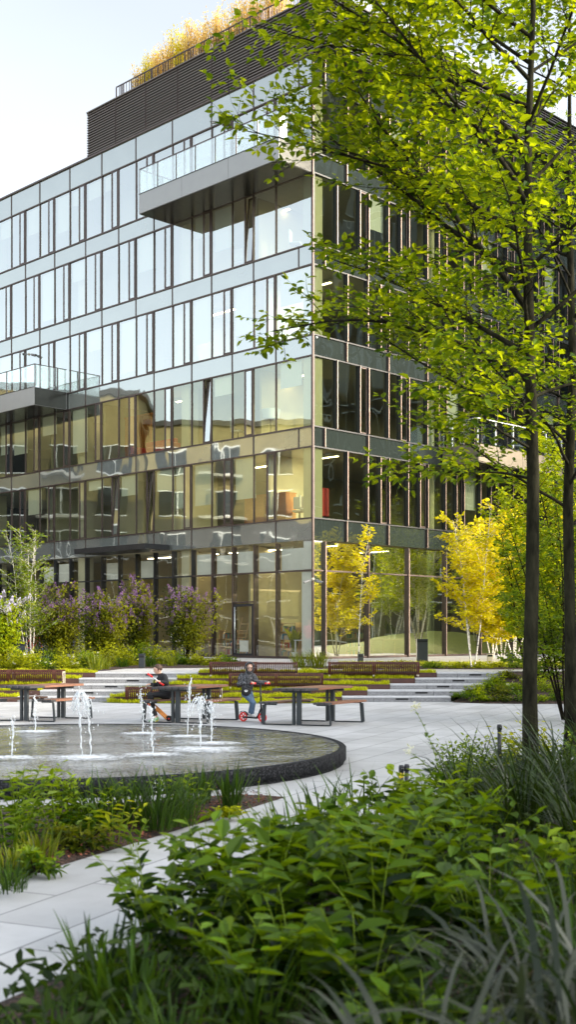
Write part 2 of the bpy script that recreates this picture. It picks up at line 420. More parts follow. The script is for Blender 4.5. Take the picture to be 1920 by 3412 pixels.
M['water_foam'] = leaf_mat('white water', (0.75,0.78,0.80), (0.95,0.96,0.97), (0.75,0.78,0.8), (0.95,0.96,0.97), 0.45, 0.25, 0.5)

def lamp_mat(name, col, e):
    m, nt, out = _new(name); em = N(nt, 'ShaderNodeEmission', Strength=e); em.inputs['Color'].default_value = rgba(col)
    nt.links.new(em.outputs[0], out.inputs['Surface']); return m
M['lamp'] = lamp_mat('lit strip lamp', (1.0, .84, .50), 34.0)
# ------------------------------------------------------------------ the office building (local axes: +Y runs along the left facade, +X along the right one)
CX, CY, Z0 = 0.98, 47.2, 0.81
BROT = math.atan2(0.7095, 0.7047)
office = empty('office_building', (CX, CY, 0), BROT,
               'six storey glass office block with bronze mullions, balconies and a dark louvred top', 'office building')
BM = Matrix.Translation((CX, CY, 0)) @ Matrix.Rotation(BROT, 4, 'Z')
def inb(x, y, z): return BM @ Vector((x, y, z))

class Face(MB):
    """a mesh drawn in facade terms: u along the wall, d outwards, z up"""
    def __init__(s, side): super().__init__(); s.side = side
    def p(s, u, d, z): return (-d, u, z) if s.side == 'L' else (u, -d, z)
    def fbox(s, u0, d0, z0, u1, d1, z1, mi=0, tint=0.5):
        a = s.p(u0, d0, z0); b = s.p(u1, d1, z1)
        return s.box(min(a[0], b[0]), min(a[1], b[1]), z0, max(a[0], b[0]), max(a[1], b[1]), z1, mi, tint)
    def fquad(s, u0, u1, z0, z1, d, jit=0.0, mi=0):
        q = [(u0, z0), (u1, z0), (u1, z1), (u0, z1)]
        a, b = rng.uniform(-jit, jit), rng.uniform(-jit, jit)
        off = [0, a, a+b, b]
        vs = [s.p(u, d + o, z) for (u, z), o in zip(q, off)]
        return s.add(vs, [(3, 2, 1, 0) if s.side == 'L' else (0, 1, 2, 3)], mi)

ZB = [6.36, 9.97, 13.57, 17.15, 20.74]
ZT = [9.17, 12.75, 16.33, 19.93, 23.46]
SP = [(5.48, 6.36, 'B'), (9.17, 9.97, 'A'), (12.75, 13.57, 'B'), (16.33, 17.15, 'A'), (19.93, 20.74, 'B'), (23.46, 24.63, 'A')]
MOD = 2.613
OFFL = {'A': 0.79, 'B': 2.09}
OFFR = {'A': 0.62, 'B': 1.92}
LEFT_END, RIGHT_END = 27.0, 18.9

def vent_sash(parent, side, u0, u1, z0, z1, opened):
    f = Face(side); g = 0.040
    f.fbox(u0+.012, -0.02, z0+.012, u0+.012+g, 0.036, z1-.012); f.fbox(u1-.012-g, -0.02, z0+.012, u1-.012, 0.036, z1-.012)
    f.fbox(u0+.012+g, -0.02, z0+.012, u1-.012-g, 0.034, z0+.012+g); f.fbox(u0+.012+g, -0.02, z1-.012-g, u1-.012-g, 0.034, z1-.012)
    f.fquad(u0+.055, u1-.055, z0+.055, z1-.055, 0.02, 0.002, 1)
    o = f.build('vent_sash', [M['frame'], M['glass'] if side == 'L' else M['glass_right']], parent)
    if opened:      # bottom-hung, tilted inwards at the head
        piv = Vector(f.p((u0+u1)/2, 0, z0))
        ax = Vector(f.p(1, 0, 0)) - Vector(f.p(0, 0, 0))
        ang = 0.07 if side == 'L' else -0.07
        o.data.transform(Matrix.Translation(piv) @ Matrix.Rotation(ang, 4, ax) @ Matrix.Translation(-piv))
    return o

def window(side, u0, u1, cuts, vent, z0, z1, blind=None, opened=False, glass='glass'):
    """one bay: panes between the cuts, its mullions, its sash and its blind"""
    f = Face(side)
    us = [u0] + cuts + [u1]
    for i, (a, b) in enumerate(zip(us[:-1], us[1:])):
        if vent is not None and i == vent: continue
        f.fquad(a+.02, b-.02, z0+.02, z1-.02, -0.02, 0.0045)
    w = f.build('window', M['glass_low' if (glass == 'glass' and z0 < 12) else glass], office)
    g = Face(side)
    proj = 0.022 if side == 'L' else 0.13
    mi = 0
    for i, a in enumerate(us[:-1]):
        if a <= 0.001:
            g.fbox(a+.036, -0.10, z0+.025, a+.062, .045, z1-.025); continue
        g.fbox(a-.024, -0.05 if side == 'L' else -.10, z0+.025, a+.024, proj, z1-.025)
        if side == 'R': g.fbox(a-.020, proj, z0+.03, a+.020, proj+.012, z1-.03, 1)
    g.fbox(u0, -0.06, z0-.028, u1, 0.040, z0+.025); g.fbox(u0, -0.06, z1-.025, u1, 0.038, z1+.028)
    g.build('frame', [M['frame'] if side == 'L' else M['dframe'], M['fin']], w)
    if vent is not None: vent_sash(w, side, us[vent]+.03, us[vent+1]-.03, z0+.03, z1-.03, opened)
    if blind:
        for (a, b, drop) in blind:
            h = Face(side); h.fbox(a, -0.16, z1-drop, b, -0.15, z1-.06)
            h.fbox(a, -0.17, z1-drop-.03, b, -0.14, z1-drop)
            h.build('blind', M['blind'], w)
    return w

def spandrel(side, u0, u1, z0, z1):
    f = Face(side)
    f.fquad(u0+.02, u1-.02, z0+.02, z1-.02, -0.015, 0.003)
    s = f.build('spandrel_panel' if side == 'L' else 'dark_spandrel', M['spandrel'] if side == 'L' else M['spandrel_dark'], office)
    g = Face(side)
    if u0 > 0.001:
        g.fbox(u0-.018, -0.06, z0+.03, u0+.018, 0.015 if side == 'L' else 0.10, z1-.03)
        if side == 'R': g.fbox(u0-.018, 0.10, z0+.03, u0+.018, 0.11, z1-.03, 1)
    if g.v: g.build('joint_cover', [M['frame'], M['fin']], s)

brng = random.Random(21)
OPEN_L = {(3, 1), (1, 2), (5, 3), (0, 3), (0, 4)}
for side, off, end in (('L', OFFL, LEFT_END), ('R', OFFR, RIGHT_END)):
    glass = 'glass' if side == 'L' else 'glass_right'
    for k, (z0, z1, o) in enumerate(SP):
        us = [0.0]; u = off[o]
        while u < end: us.append(u); u += MOD
        us.append(end)
        for a, b in zip(us[:-1], us[1:]):
            if b - a > .1: spandrel(side, a, b, z0, z1)
    for f in range(5):
        o = SP[f][2]; z0, z1 = ZB[f], ZT[f]
        n = 0; u = off[o]
        first = OFFL['B'] if side == 'L' else 1.92
        if side == 'L':
            bl = [(.75, 1.95, brng.uniform(.9, 1.7))] if f in (1, 2, 4) else None
            window(side, 0.0, first - (0.02 if o == 'A' else 0), [], None, z0, z1, bl)
        else:
            window(side, 0.0, first if o == 'B' else 3.23, [] if o == 'B' else [1.3, 2.68], None if o == 'B' else 2, z0, z1, None, False, glass)
        if side == 'L' and o == 'A':
            window(side, 2.07, u+MOD, [], None, z0, z1, [(2.2, 3.3, brng.uniform(.6, 1.6))] if brng.random() < .5 else None)
            n = 1
        if side == 'R' and o == 'A': n = 1
        while off[o] + n*MOD < end - 0.3:
            u = off[o] + n*MOD; e = min(u + MOD, end)
            if side == 'L': cuts = [c for c in (u+.50, u+1.28) if c < e-.1]; vent = 0
            else: cuts = [c for c in (u+1.25, u+2.06) if c < e-.1]; vent = 2 if len(cuts) == 2 else None
            bl = []
            if side == 'L' and len(cuts) == 2:
                if brng.random() < (.62 if f < 4 else .5): bl.append((u+1.34, e-.06, brng.choice([.5, .9, 1.3, 1.7, 2.2])*brng.uniform(.85, 1.1)))
                if brng.random() < .18: bl.append((u+.56, u+1.22, brng.uniform(.6, 1.9)))
            if side == 'R' and brng.random() < .3: bl.append((u+.08, u+1.19, brng.uniform(.6, 1.8)))
            window(side, u, e, cuts, vent, z0, z1, bl, side == 'L' and (f, n) in OPEN_L, glass)
            n += 1

# the corner post
mb = MB(); mb.box(-0.05, -0.05, Z0, 0.035, 0.035, 24.63)
mb.build('corner_post', M['frame'], office, bevel=0.006)

# ------------------------------------------------ ground floor
GZ0, GZT, GZ1 = 0.86, 4.30, 5.45
gl = [0.0, 2.02]
while gl[-1] < LEFT_END - 1: gl.append(gl[-1] + 1.308)
gr = [0.0, 0.65]
while gr[-1] < RIGHT_END: gr.append(gr[-1] + 2.61)
DOOR = 2
for side, us in (('L', gl), ('R', gr)):
    for i, (a, b) in enumerate(zip(us[:-1], us[1:])):
        f = Face(side)
        isdoor = side == 'L' and i == DOOR
        if not isdoor: f.fquad(a+.03, b-.03, GZ0+.03, GZT-.03, -0.02, 0.003)
        else: f.fquad(a+.03, b-.03, 3.14, GZT-.03, -0.02, 0.003)
        f.fquad(a+.03, b-.03, GZT+.03, GZ1-.02, -0.02, 0.004)
        w = f.build('shopfront_window', M['glass_shop'] if side == 'L' else M['glass_side'], office)
        g = Face(side)
        if a > 0.001:
            g.fbox(a-.03, -0.20, GZ0-.04, a+.03, 0.05 if side == 'L' else .10, GZ1)
            if side == 'R': g.fbox(a-.025, .10, GZ0, a+.025, .112, GZ1-.2, 1)
        g.fbox(a+.03, -0.12, GZ0-.045, b-.03, 0.035, GZ0+.03); g.fbox(a+.03, -0.12, GZT-.03, b-.03, 0.035, GZT+.03)
        if isdoor: g.fbox(a+.03, -0.12, 3.08, b-.03, 0.034, 3.14)
        g.build('frame', [M['dframe'] if side == 'L' and i > 4 else M['frame'], M['fin']], w)
        if side == 'L' and i in (0, 1, 2, 3, 4, 7, 9, 12, 13):
            h = Face(side); h.fbox(a + (.72 if i == 0 else .30), -0.20, GZT+.05, b-.08, -0.19, GZ1-.22 - (.1 if i % 2 else 0)); h.build('blind', M['blind'], w)
        if side == 'L' and i == 0:
            h = Face(side); h.fbox(.06, -.05, GZ0+.04, .64, -.035, GZT-.05); h.fbox(.06, -.05, GZT+.05, .64, -.035, GZ1-.25); h.build('white_panel', M['white'], w)  # white sheet added close behind the glass to brighten the corner column
        if isdoor:
            d = Face(side)
            a2, b2 = a+.045, b-.045
            d.fbox(a2, -.05, .87, a2+.13, .02, 3.05); d.fbox(b2-.11, -.05, .87, b2, .02, 3.05)
            d.fbox(a2+.13, -.05, .87, b2-.11, .018, .98); d.fbox(a2+.13, -.05, 2.93, b2-.11, .018, 3.05)
            dr = d.build('door', M['dframe'], office, bevel=0.004)
            p = Face(side); p.fquad(a2+.13, b2-.11, .98, 2.93, -0.015); p.build('door_glass', M['glass_shop'], dr)
            h = MB(); u = b2 - .16
            h.tube([(-0.10, u, 1.0), (-0.10, u, 2.92)], 0.024, 10)
            for z in (1.15, 2.0, 2.78): h.tube([(-0.10, u, z), (0.0, u, z)], 0.012, 6)
            h.build('handle', M['steel'], dr, True)
            n = Face(side); n.fbox(a+.42, -.045, 1.05, b-.36, -.035, 1.52); n.fbox(a+.40, -.048, 1.05, b-.34, -.04, 1.09, 1)
            n.build('notice', [M['white'], M['steel']], dr)

# plinth and slabs, columns, back walls
mb = MB(); mb.box(0.0, 0.0, -0.3, 34, 29, 0.815, 0); mb.build('floor_slab', M['carpet'], office)
for k, (z0, z1, o) in enumerate(SP):
    mb = MB()
    mb.add([(0.10, 0.10, z1-.03), (34, 0.10, z1-.03), (34, 29, z1-.03), (0.10, 29, z1-.03)], [(0, 1, 2, 3)], 0)
    mb.add([(0.10, 0.10, z0+.03), (34, 0.10, z0+.03), (34, 29, z0+.03), (0.10, 29, z0+.03)], [(3, 2, 1, 0)], 1)
    mb.add([(0.10, 0.10, z0+.03), (34, 0.10, z0+.03), (34, 0.10, z1-.03), (0.10, 0.10, z1-.03)], [(0, 1, 2, 3)], 2)
    mb.add([(0.10, 0.10, z0+.03), (0.10, 29, z0+.03), (0.10, 29, z1-.03), (0.10, 0.10, z1-.03)], [(3, 2, 1, 0)], 2)
    mb.build('floor_slab', [M['carpet'], M['ceiling'], M['black']], office)
    if k:   # recessed ceiling strips and a bulkhead
        pass
for (x, y) in [(0.12, 0.10)] + [(0.45, y) for y in (8.0, 15.85, 23.7)] + [(x, 0.55) for x in (7.9, 15.7)]:
    for k in range(6):
        z0 = 0.82 if k == 0 else SP[k-1][1]; z1 = SP[k][0]+.02
        mb = MB(); mb.box(x, y, z0, x+.54, y+.54, z1)
        mb.build('column', M['white'] if (k == 0 and x < .2) else M['column'], office, bevel=0.01)
for k in range(6):
    z0 = 0.82 if k == 0 else SP[k-1][1]; z1 = SP[k][0]+.02
    m = M['core_shop'] if k == 0 else M['core']
    d = 5.2 if k == 0 else 6.5
    mb = MB(); mb.box(d, d, z0, d+.2, 29, z1); mb.box(d+.2, d, z0, 34, d+.2, z1)
    mb.build('core_wall', m, office)
    pm = M['column'] if k % 2 else M['core']
    for j in range(4):
        yy = 3.6 + j*5.2 + brng.uniform(-.8, .8); mb = MB(); mb.box(.5, yy, z0, brng.uniform(3, 5), yy+.12, z1); mb.build('partition', pm, office)
    xx = brng.uniform(6, 14); mb = MB(); mb.box(xx, .5, z0, xx+.12, 4.5, z1); mb.build('partition', pm, office)
mb = MB(); mb.box(0.05, 0.05, 24.55, 34, 29, 24.62); mb.box(-0.06, -0.06, 24.58, 0.10, LEFT_END, 24.66, 1); mb.box(0.10, -0.06, 24.58, 34, 0.10, 24.66, 1)
mb.build('roof', [M['slab'], M['frame']], office)
# the rest of the block beyond the bays one sees
mb = MB(); mb.box(0, LEFT_END, Z0, .2, 29.2, 24.55); mb.box(RIGHT_END, 0, Z0, 34, .2, 24.55); mb.box(33.8, 0.2, Z0, 34, 29, 24.55); mb.box(0.2, 29, Z0, 33.8, 29.2, 24.55)
mb.build('rear_wall', M['spandrel_dark'], office)

# ------------------------------------------------ louvred plant screen, railing
LZ0, LZ1, LY, LX = 24.70, 26.76, 14.96, -0.80
def louvre(name, a, b, out, mat, back):
    """horizontal blades from a to b (plan points), facing out"""
    a = Vector(a); b = Vector(b); o = Vector(out)
    mb = MB(); n = 17; st = (LZ1-LZ0)/n
    for i in range(n):
        z = LZ0 + i*st + .01
        q = [a + o*.02, a - o*.05, b - o*.05, b + o*.02]
        vs = [(a + o*.03).to_3d() + Vector((0,0,z)), (b + o*.03).to_3d() + Vector((0,0,z)), (b + o*.012).to_3d() + Vector((0,0,z+st*.50)), (a + o*.012).to_3d() + Vector((0,0,z+st*.50)),
              (a - o*.06).to_3d() + Vector((0,0,z+st*.50)), (b - o*.06).to_3d() + Vector((0,0,z+st*.50)), (b - o*.05).to_3d() + Vector((0,0,z)), (a - o*.05).to_3d() + Vector((0,0,z))]
        mb.add(vs, [(0,1,2,3), (3,2,5,4), (4,5,6,7), (7,6,1,0), (0,3,4,7), (1,6,5,2)], 0, brng.random())
    vs = [(p - o*.10).to_3d() + Vector((0,0,z)) for p, z in ((a, LZ0), (b, LZ0), (b, LZ1), (a, LZ1))]
    mb.add(vs, [(0,1,2,3)], 1)
    L = (b-a).length
    k = int(L//2.6)
    for i in range(1, k+1):
        p = a + (b-a)*(i/(k+1)) + o*.032
        mb.box(p.x-.012, p.y-.012, LZ0, p.x+.012, p.y+.012, LZ1, 2)
    cp = (b-a).normalized()*.0
    mb.bar((a+o*.0).to_3d() + Vector((0,0,LZ1+.02)), (b+o*.0).to_3d() + Vector((0,0,LZ1+.02)), .14, .05, mi=0)
    return mb.build(name, [mat, M['black'], M['frame']], office)
louvre('louvre_screen', (-.02, LX), (-.02, LY), (-1, 0), M['louvre'], 0)
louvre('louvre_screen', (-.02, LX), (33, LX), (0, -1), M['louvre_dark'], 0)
louvre('louvre_screen', (-.02, LY), (12, LY), (0, 1), M['louvre'], 0)
mb = MB(); mb.box(.10, LX+.12, 24.66, 33, .0, 24.72); mb.box(0.12, LX+.12, 26.60, 33, LY-.15, 26.66); mb.build('roof_deck', M['louvre_dark'], office)
def railing(name, pts, h, z, gap, mat):
    mb = MB()
    for a, b in zip(pts[:-1], pts[1:]):
        a = Vector(a); b = Vector(b); L = (b-a).length; d = (b-a)/L
        mb.bar((a.x, a.y, z+h), (b.x, b.y, z+h), .045, .045); mb.bar((a.x, a.y, z+.10), (b.x, b.y, z+.10), .03, .03)
        t = 0.0
        while t < L:
            p = a + d*t
            w = .045 if brng.random() < .3 else .022
            mb.box(p.x-w/2, p.y-w/2, z+.115, p.x+w/2, p.y+w/2, z+h-.022)
            t += gap*brng.choice([.6, .8, 1.0, 1.3])
    return mb.build(name, mat, office)
railing('roof_railing', [(.45, 13.3), (.45, -.35)], .95, 26.70, .17, M['frame'])
railing('roof_railing', [(.45, -.35), (32, -.35)], .95, 26.70, .17, M['white'])

# ------------------------------------------------ balconies and entrance canopy
def balcony(side, u0, u1, z0, z1, pr, fascia, rail=True, end_rails=True):
    f = Face(side)
    f.fbox(u0, 0.055, z0, u1, pr, z1)
    b = f.build('balcony', M[fascia], office, bevel=0.012)
    s = Face(side); n = max(2, int((u1-u0)/1.3)); w = (u1-u0-.06)/n
    for i in range(n):
        s.fbox(u0+.03+i*w+.006, .10, z0-.02, u0+.03+(i+1)*w-.006, pr-.04, z0-.002)
    s.build('soffit', M['soffit'], b)
    t = Face(side)
    k = max(2, int((u1-u0)/2.6))
    for i in range(1, k): t.fbox(u0+(u1-u0)*i/k-.004, pr, z0+.01, u0+(u1-u0)*i/k+.004, pr+.003, z1-.012)
    t.fbox(u0, pr-.05, z1, u1, pr+.015, z1+.025)
    t.build('seam', M['soffit'], b)
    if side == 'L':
        e = Face(side); e.fbox(u0-.004, .09, z0+.015, u0-.0005, pr-.03, z1-.015); e.build('end_shade', M['soffit'], b)  # dark sheet added over the balcony end, shade put into its colour
    if rail:
        k = max(3, round((u1-u0)/1.32)); w = (u1-u0)/k
        for i in range(k):
            g = Face(side); g.fbox(u0+i*w+.03, pr-.06, z1+.06, u0+(i+1)*w-.03, pr-.045, z1+1.08); g.build('railing_glass', M['glass_rail'], b)
        r = Face(side)
        for i in range(k+1): r.fbox(u0+i*w-.018 if i else u0, pr-.075, z1+.026, u0+i*w+.018 if i < k else u1, pr-.03, z1+1.09)
        r.fbox(u0, pr-.075, z1+1.09, u1, pr-.03, z1+1.12)
        for u in ((u0+.02, u1-.02) if end_rails else (u1-.02,)):
            r.fbox(u-.02, .06, z1+1.09, u+.02, pr-.08, z1+1.12); r.fbox(u-.02, .55, z1+.026, u+.02, .60, z1+1.09)
        r.build('railing_frame', M['frame'] if side == 'L' else M['white'], b)
        for u in ((u0+.02, u1-.02) if end_rails else (u1-.02,)):
            g = Face(side); g.fbox(u-.006, .62, z1+.06, u+.006, pr-.09, z1+1.08); g.fbox(u-.006, .07, z1+.06, u+.006, .54, z1+1.08); g.build('railing_glass', M['glass_rail'], b)
    return b
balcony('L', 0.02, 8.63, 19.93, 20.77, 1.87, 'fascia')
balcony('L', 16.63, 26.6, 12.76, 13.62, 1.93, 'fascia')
balcony('R', 8.24, 14.9, 9.18, 9.98, 2.0, 'fascia_beige')
f = Face('L'); f.fbox(8.75, .06, 5.50, 14.0, 1.47, 5.74)
cn = f.build('canopy', M['dframe'], office, bevel=0.01)
f = Face('L')
for i in range(1, 5): f.fbox(8.75+5.25*i/5-.006, 1.47, 5.51, 8.75+5.25*i/5+.006, 1.474, 5.73)
f.build('seam', M['black'], cn)
mb = MB(); mb.box(3, 22.5, 24.66, 12, 29, 26.0); mb.box(2.9, 22.4, 26.0, 12, 29.1, 26.12, 1)
mb.build('roof_house', [M['white'], M['frame']], office)

# ------------------------------------------------ cameras on the facade
def cctv(loc, aims, label):
    t = empty('security_camera', loc, 0, label, 'security camera', 'security cameras on the facade')
    mb = MB(); mb.tube([(0, 0, 0), (0, -.02, -.02), (0, -.12, -.02)], .045, 10); mb.ball((0, -.13, -.02), .07, 12, 8); mb.build('bracket', M['cream'], t, True)
    for a in aims:
        d = Vector(a).normalized(); p0 = Vector((0, -.13, -.02)) + d*.05
        mb = MB(); mb.tube([p0, p0 + d*.10], .018, 8); mb.tube([p0 + d*.10, p0 + d*.12, p0 + d*.34], [.03, .048, .048], 10)
        mb.bar(p0 + d*.08 + Vector((0,0,.052)), p0 + d*.40 + Vector((0,0,.052)), .11, .012)
        o = mb.build('housing', M['fascia'], t)
        mb = MB(); mb.tube([p0 + d*.341, p0 + d*.346], .038, 10); mb.build('lens', M['black'], o)
    return t
q = inb(-.05, -.05, 3.95); cctv(q, [(-1, -.25, -.38), (.95, -.3, -.38)], 'two pale security cameras on one bracket at the shop corner post')
q = inb(-.06, 19.9, 16.0); c2 = cctv(q, [(-.6, -.8, -.2), (.9, -.35, -.2)], 'security camera pair on the facade above the lower balcony'); c2['label'] = 'security camera pair on the facade above the lower balcony railing'
q = inb(-.06, 5.4, 23.44); cctv(q, [(-.9, -.4, -.2), (.6, -.7, -.35)], 'security camera pair under the top parapet above the upper balcony')

# ------------------------------------------------ what one sees through the glass
def fz(f): return SP[f-1][1] + .0 if f else .815
def office_chair(x, y, f, rz, label, mat='white'):
    t = empty('office_chair', inb(x, y, fz(f)), BROT + rz, label, 'chair', 'white chairs behind the office glass')
    mb = MB(); mb.prism([(-.24,-.22),(.24,-.22),(.26,.2),(.2,.26),(-.2,.26),(-.26,.2)], .44, .51); mb.build('seat', M[mat], t, bevel=.02, bseg=2)
    mb = MB(); mb.box(-.22, .22, .55, .22, .28, 1.05); mb.build('backrest', M[mat], t, bevel=.03, bseg=2)
    mb = MB(); mb.tube([(0,0,.08),(0,0,.44)], .03, 8)
    for k in range(5):
        a = 2*PI*k/5; mb.tube([(0,0,.10),(.28*math.cos(a),.28*math.sin(a),.05)], .02, 6)
    mb.build('pedestal', M['dframe'], t)
for (x, y, f, rz, lab) in [
    (.9, 1.2, 1, .6, 'white office chair behind the corner glass, one floor above the shop'),
    (1.3, 2.0, 1, 2.2, 'second white office chair beside the corner window above the shop'),
    (.8, 5.2, 2, .4, 'white office chair behind glass two floors above the shop'),
    (1.2, 13.2, 3, 1.2, 'white office chair behind the fourth floor glass'),
    (.7, 1.6, 4, .5, 'white office chair at the corner below the upper balcony'),
    (.9, 5.1, 4, 1.9, 'white office chair behind glass under the upper balcony'),
    (.8, 11.3, 5, .9, 'white office chair behind top floor glass, left of the upper balcony')]:
    office_chair(x, y, f, rz, lab)
t = empty('floor_lamp', inb(.9, 3.3, fz(2)), BROT, 'floor lamp with a broad white drum shade behind the glass', 'lamp')
mb = MB(); mb.tube([(0,0,0),(0,0,.03)], .18, 16); mb.tube([(0,0,.03),(0,0,1.05)], .015, 8); mb.build('stand', M['dframe'], t)
mb = MB(); mb.lathe([(.34, .78), (.42, 1.18)], 20, cap=False); mb.build('lamp_shade', M['white'], t, True)
t = empty('sofa', inb(1.0, 11.2, fz(2)), BROT - PI/2, 'bright red sofa behind glass on the third storey', 'sofa')
mb = MB(); mb.box(-1.1, -.4, .12, 1.1, .4, .42); mb.build('seat', M['redpaint'], t, bevel=.05, bseg=2)
mb = MB(); mb.box(-1.1, .4, .12, 1.1, .58, .85); mb.build('backrest', M['redpaint'], t, bevel=.05, bseg=2)
for s in (-1, 1):
    mb = MB(); mb.box(s*1.22-.11, -.4, .12, s*1.22+.11, .56, .6); mb.build('armrest', M['redpaint'], t, bevel=.05, bseg=2)
mb = MB()
for sx in (-1.2, 1.2):
    for sy in (-.3, .45): mb.box(sx-.03, sy-.03, 0, sx+.03, sy+.03, .12)
mb.build('foot', M['dframe'], t)
t = MB()
for i in range(16): t.box(1.5, 12.0+i*.13, fz(2), 1.58, 12.05+i*.13, fz(2)+2.2)
t.box(1.49, 11.98, fz(2)+2.2, 1.59, 14.06, fz(2)+2.26)
o = t.build('slatted_screen', M['orange_wood'], None); o.matrix_world = BM
tag(o, 'orange timber slat screen behind the third storey glass', 'screen')
t = MB(); t.box(.9, 2.4, fz(1), 1.5, 4.9, fz(1)+1.25); t.box(.88, 2.38, fz(1)+1.25, 1.52, 4.92, fz(1)+1.29)
for i in range(1, 4): t.box(.893, 2.4+i*.625-.01, fz(1)+.05, .9, 2.4+i*.625+.01, fz(1)+1.2, 1)
o = t.build('storage_cabinet', [M['orange_wood'], M['dframe']], None); o.matrix_world = BM
tag(o, 'orange timber cupboard behind the first office floor glass near the corner', 'cabinet')
t = MB(); t.box(1.1, .7, fz(1)+.2, 1.7, 1.2, fz(1)+1.35); t.box(1.12, .72, fz(1), 1.68, 1.18, fz(1)+.2, 1)
o = t.build('filing_cabinet', [M['redpaint'], M['dframe']], None, bevel=.02); o.matrix_world = BM
tag(o, 'glossy red cabinet behind the corner glass above the shop', 'cabinet')
# shop fittings
BOOK = [solid('book cloth %d' % i, c, .7, 0, .1) for i, c in enumerate([(.55,.10,.05),(.12,.25,.35),(.75,.62,.30),(.7,.7,.66),(.2,.35,.15),(.62,.35,.10)])]
def shelf_unit(x, y, rz, w, h, label):
    t = empty('book_shelf', inb(x, y, .815), BROT + rz, label, 'shelf', 'plywood shelves in the shop')
    mb = MB()
    for s in (-1, 1): mb.box(s*w/2-.02, -.18, 0, s*w/2+.02, .18, h)
    n = max(2, int(h/.36))
    for k in range(n+1): mb.box(-w/2+.02, -.178, .04+k*(h-.08)/n-.012, w/2-.02, .178, .04+k*(h-.08)/n+.012)
    mb.build('carcass', M['paleoak'], t)
    mb = MB()
    for k in range(n):
        z = .04 + k*(h-.08)/n + .013; xx = -w/2+.04
        while xx < w/2-.1:
            b = brng.uniform(.02, .06)
            if brng.random() < .75: mb.box(xx, -.15, z, xx+b, .05, z+brng.uniform(.14, .26), brng.randrange(6))
            xx += b + .004
    mb.build('stock', BOOK, t)
for (x, y, rz, w, h, lab) in [
    (1.6, 2.9, PI/2, 1.1, 1.45, 'plywood shelf of small goods behind the pane right of the shop door'),
    (1.3, 1.1, PI/2, .8, 1.6, 'tall plywood shelf beside the white corner column of the shop'),
    (2.4, 4.3, PI/2, 1.0, 1.3, 'plywood shelf seen through the glass shop door'),
    (2.0, 6.0, PI/2, 1.3, 1.05, 'low plywood shelf left of the shop door'),
    (2.6, 7.6, PI/2, 1.2, 1.15, 'low plywood shelf behind the lilac beside the shop'),
    (1.9, 1.7, 0, 1.1, 1.5, 'plywood shelf facing the birches behind the side shop window'),
    (4.6, 2.0, 0, 1.3, 1.2, 'low plywood shelf behind the fan shaped birch reflection')]:
    shelf_unit(x, y, rz, w, h, lab)
def shop_table(x, y, rz, w, label, mat):
    t = empty('display_table', inb(x, y, .815), BROT + rz, label, 'table', 'display tables in the shop')
    mb = MB(); mb.box(-w/2, -.35, .70, w/2, .35, .74); mb.build('table_top', M[mat], t, bevel=.004)
    for sx in (-1, 1):
        for sy in (-1, 1):
            mb = MB(); mb.box(sx*(w/2-.05)-.025, sy*.30-.025, 0, sx*(w/2-.05)+.025, sy*.30+.025, .70); mb.build('leg', M[mat], t)
shop_table(.9, 1.15, PI/2, .9, 'white display table in front of the shop corner column', 'white')
shop_table(1.2, 5.5, PI/2, 1.2, 'plywood display table left of the shop door', 'paleoak')
shop_table(6.3, 1.4, 0, 1.6, 'plywood table behind the side window with potted plants', 'paleoak')
shop_table(2.2, 8.9, PI/2, 1.3, 'plywood table deep behind the lilac bush', 'paleoak')
def pot_plant(x, y, z, h, label, n=9):
    t = empty('potted_plant', inb(x, y, z), 0, label, 'plant', 'potted plants inside the shop')
    mb = MB(); mb.lathe([(.10, 0), (.14, .24), (.125, .24), (.12, .20)], 14); mb.build('pot', M['white'], t, True)
    S = Soup(); az = np.array([2*PI*i/n + brng.uniform(-.3, .3) for i in range(n)])
    L = np.array([h*brng.uniform(.6, 1.0) for i in range(n)])
    base = np.stack([np.cos(az)*.02, np.sin(az)*.02, np.full(n, .2)], 1)
    S.add(*blades(base, az, np.full(n, .15), L, L*.22, np.array([brng.uniform(.5, 1.3) for i in range(n)]), 6, taper=.95))
    S.build('foliage', M['leaf_lime'], t)
pot_plant(.75, 1.75, .815, 1.3, 'tall potted rubber plant behind the pane beside the corner column', 14)
pot_plant(6.1, 1.3, 1.56, .75, 'palm like potted plant on the table behind the side window')
pot_plant(6.7, 1.5, 1.56, .5, 'small potted plant beside the palm on the side window table')
t = MB(); t.bar((.8, 5.0, .815), (1.1, 4.75, 2.5), .05, .05); t.bar((.8, 5.5, .815), (1.1, 5.25, 2.5), .05, .05)
for i in range(5): 
    k = .15+.17*i; t.bar((.8+.3*k, 5.0-.25*k, .815+1.685*k), (.8+.3*k, 5.5-.25*k, .815+1.685*k), .03, .03)
o = t.build('ladder', M['paleoak'], None); o.matrix_world = BM; tag(o, 'plain wooden ladder leaning behind the glass left of the shop door', 'ladder')

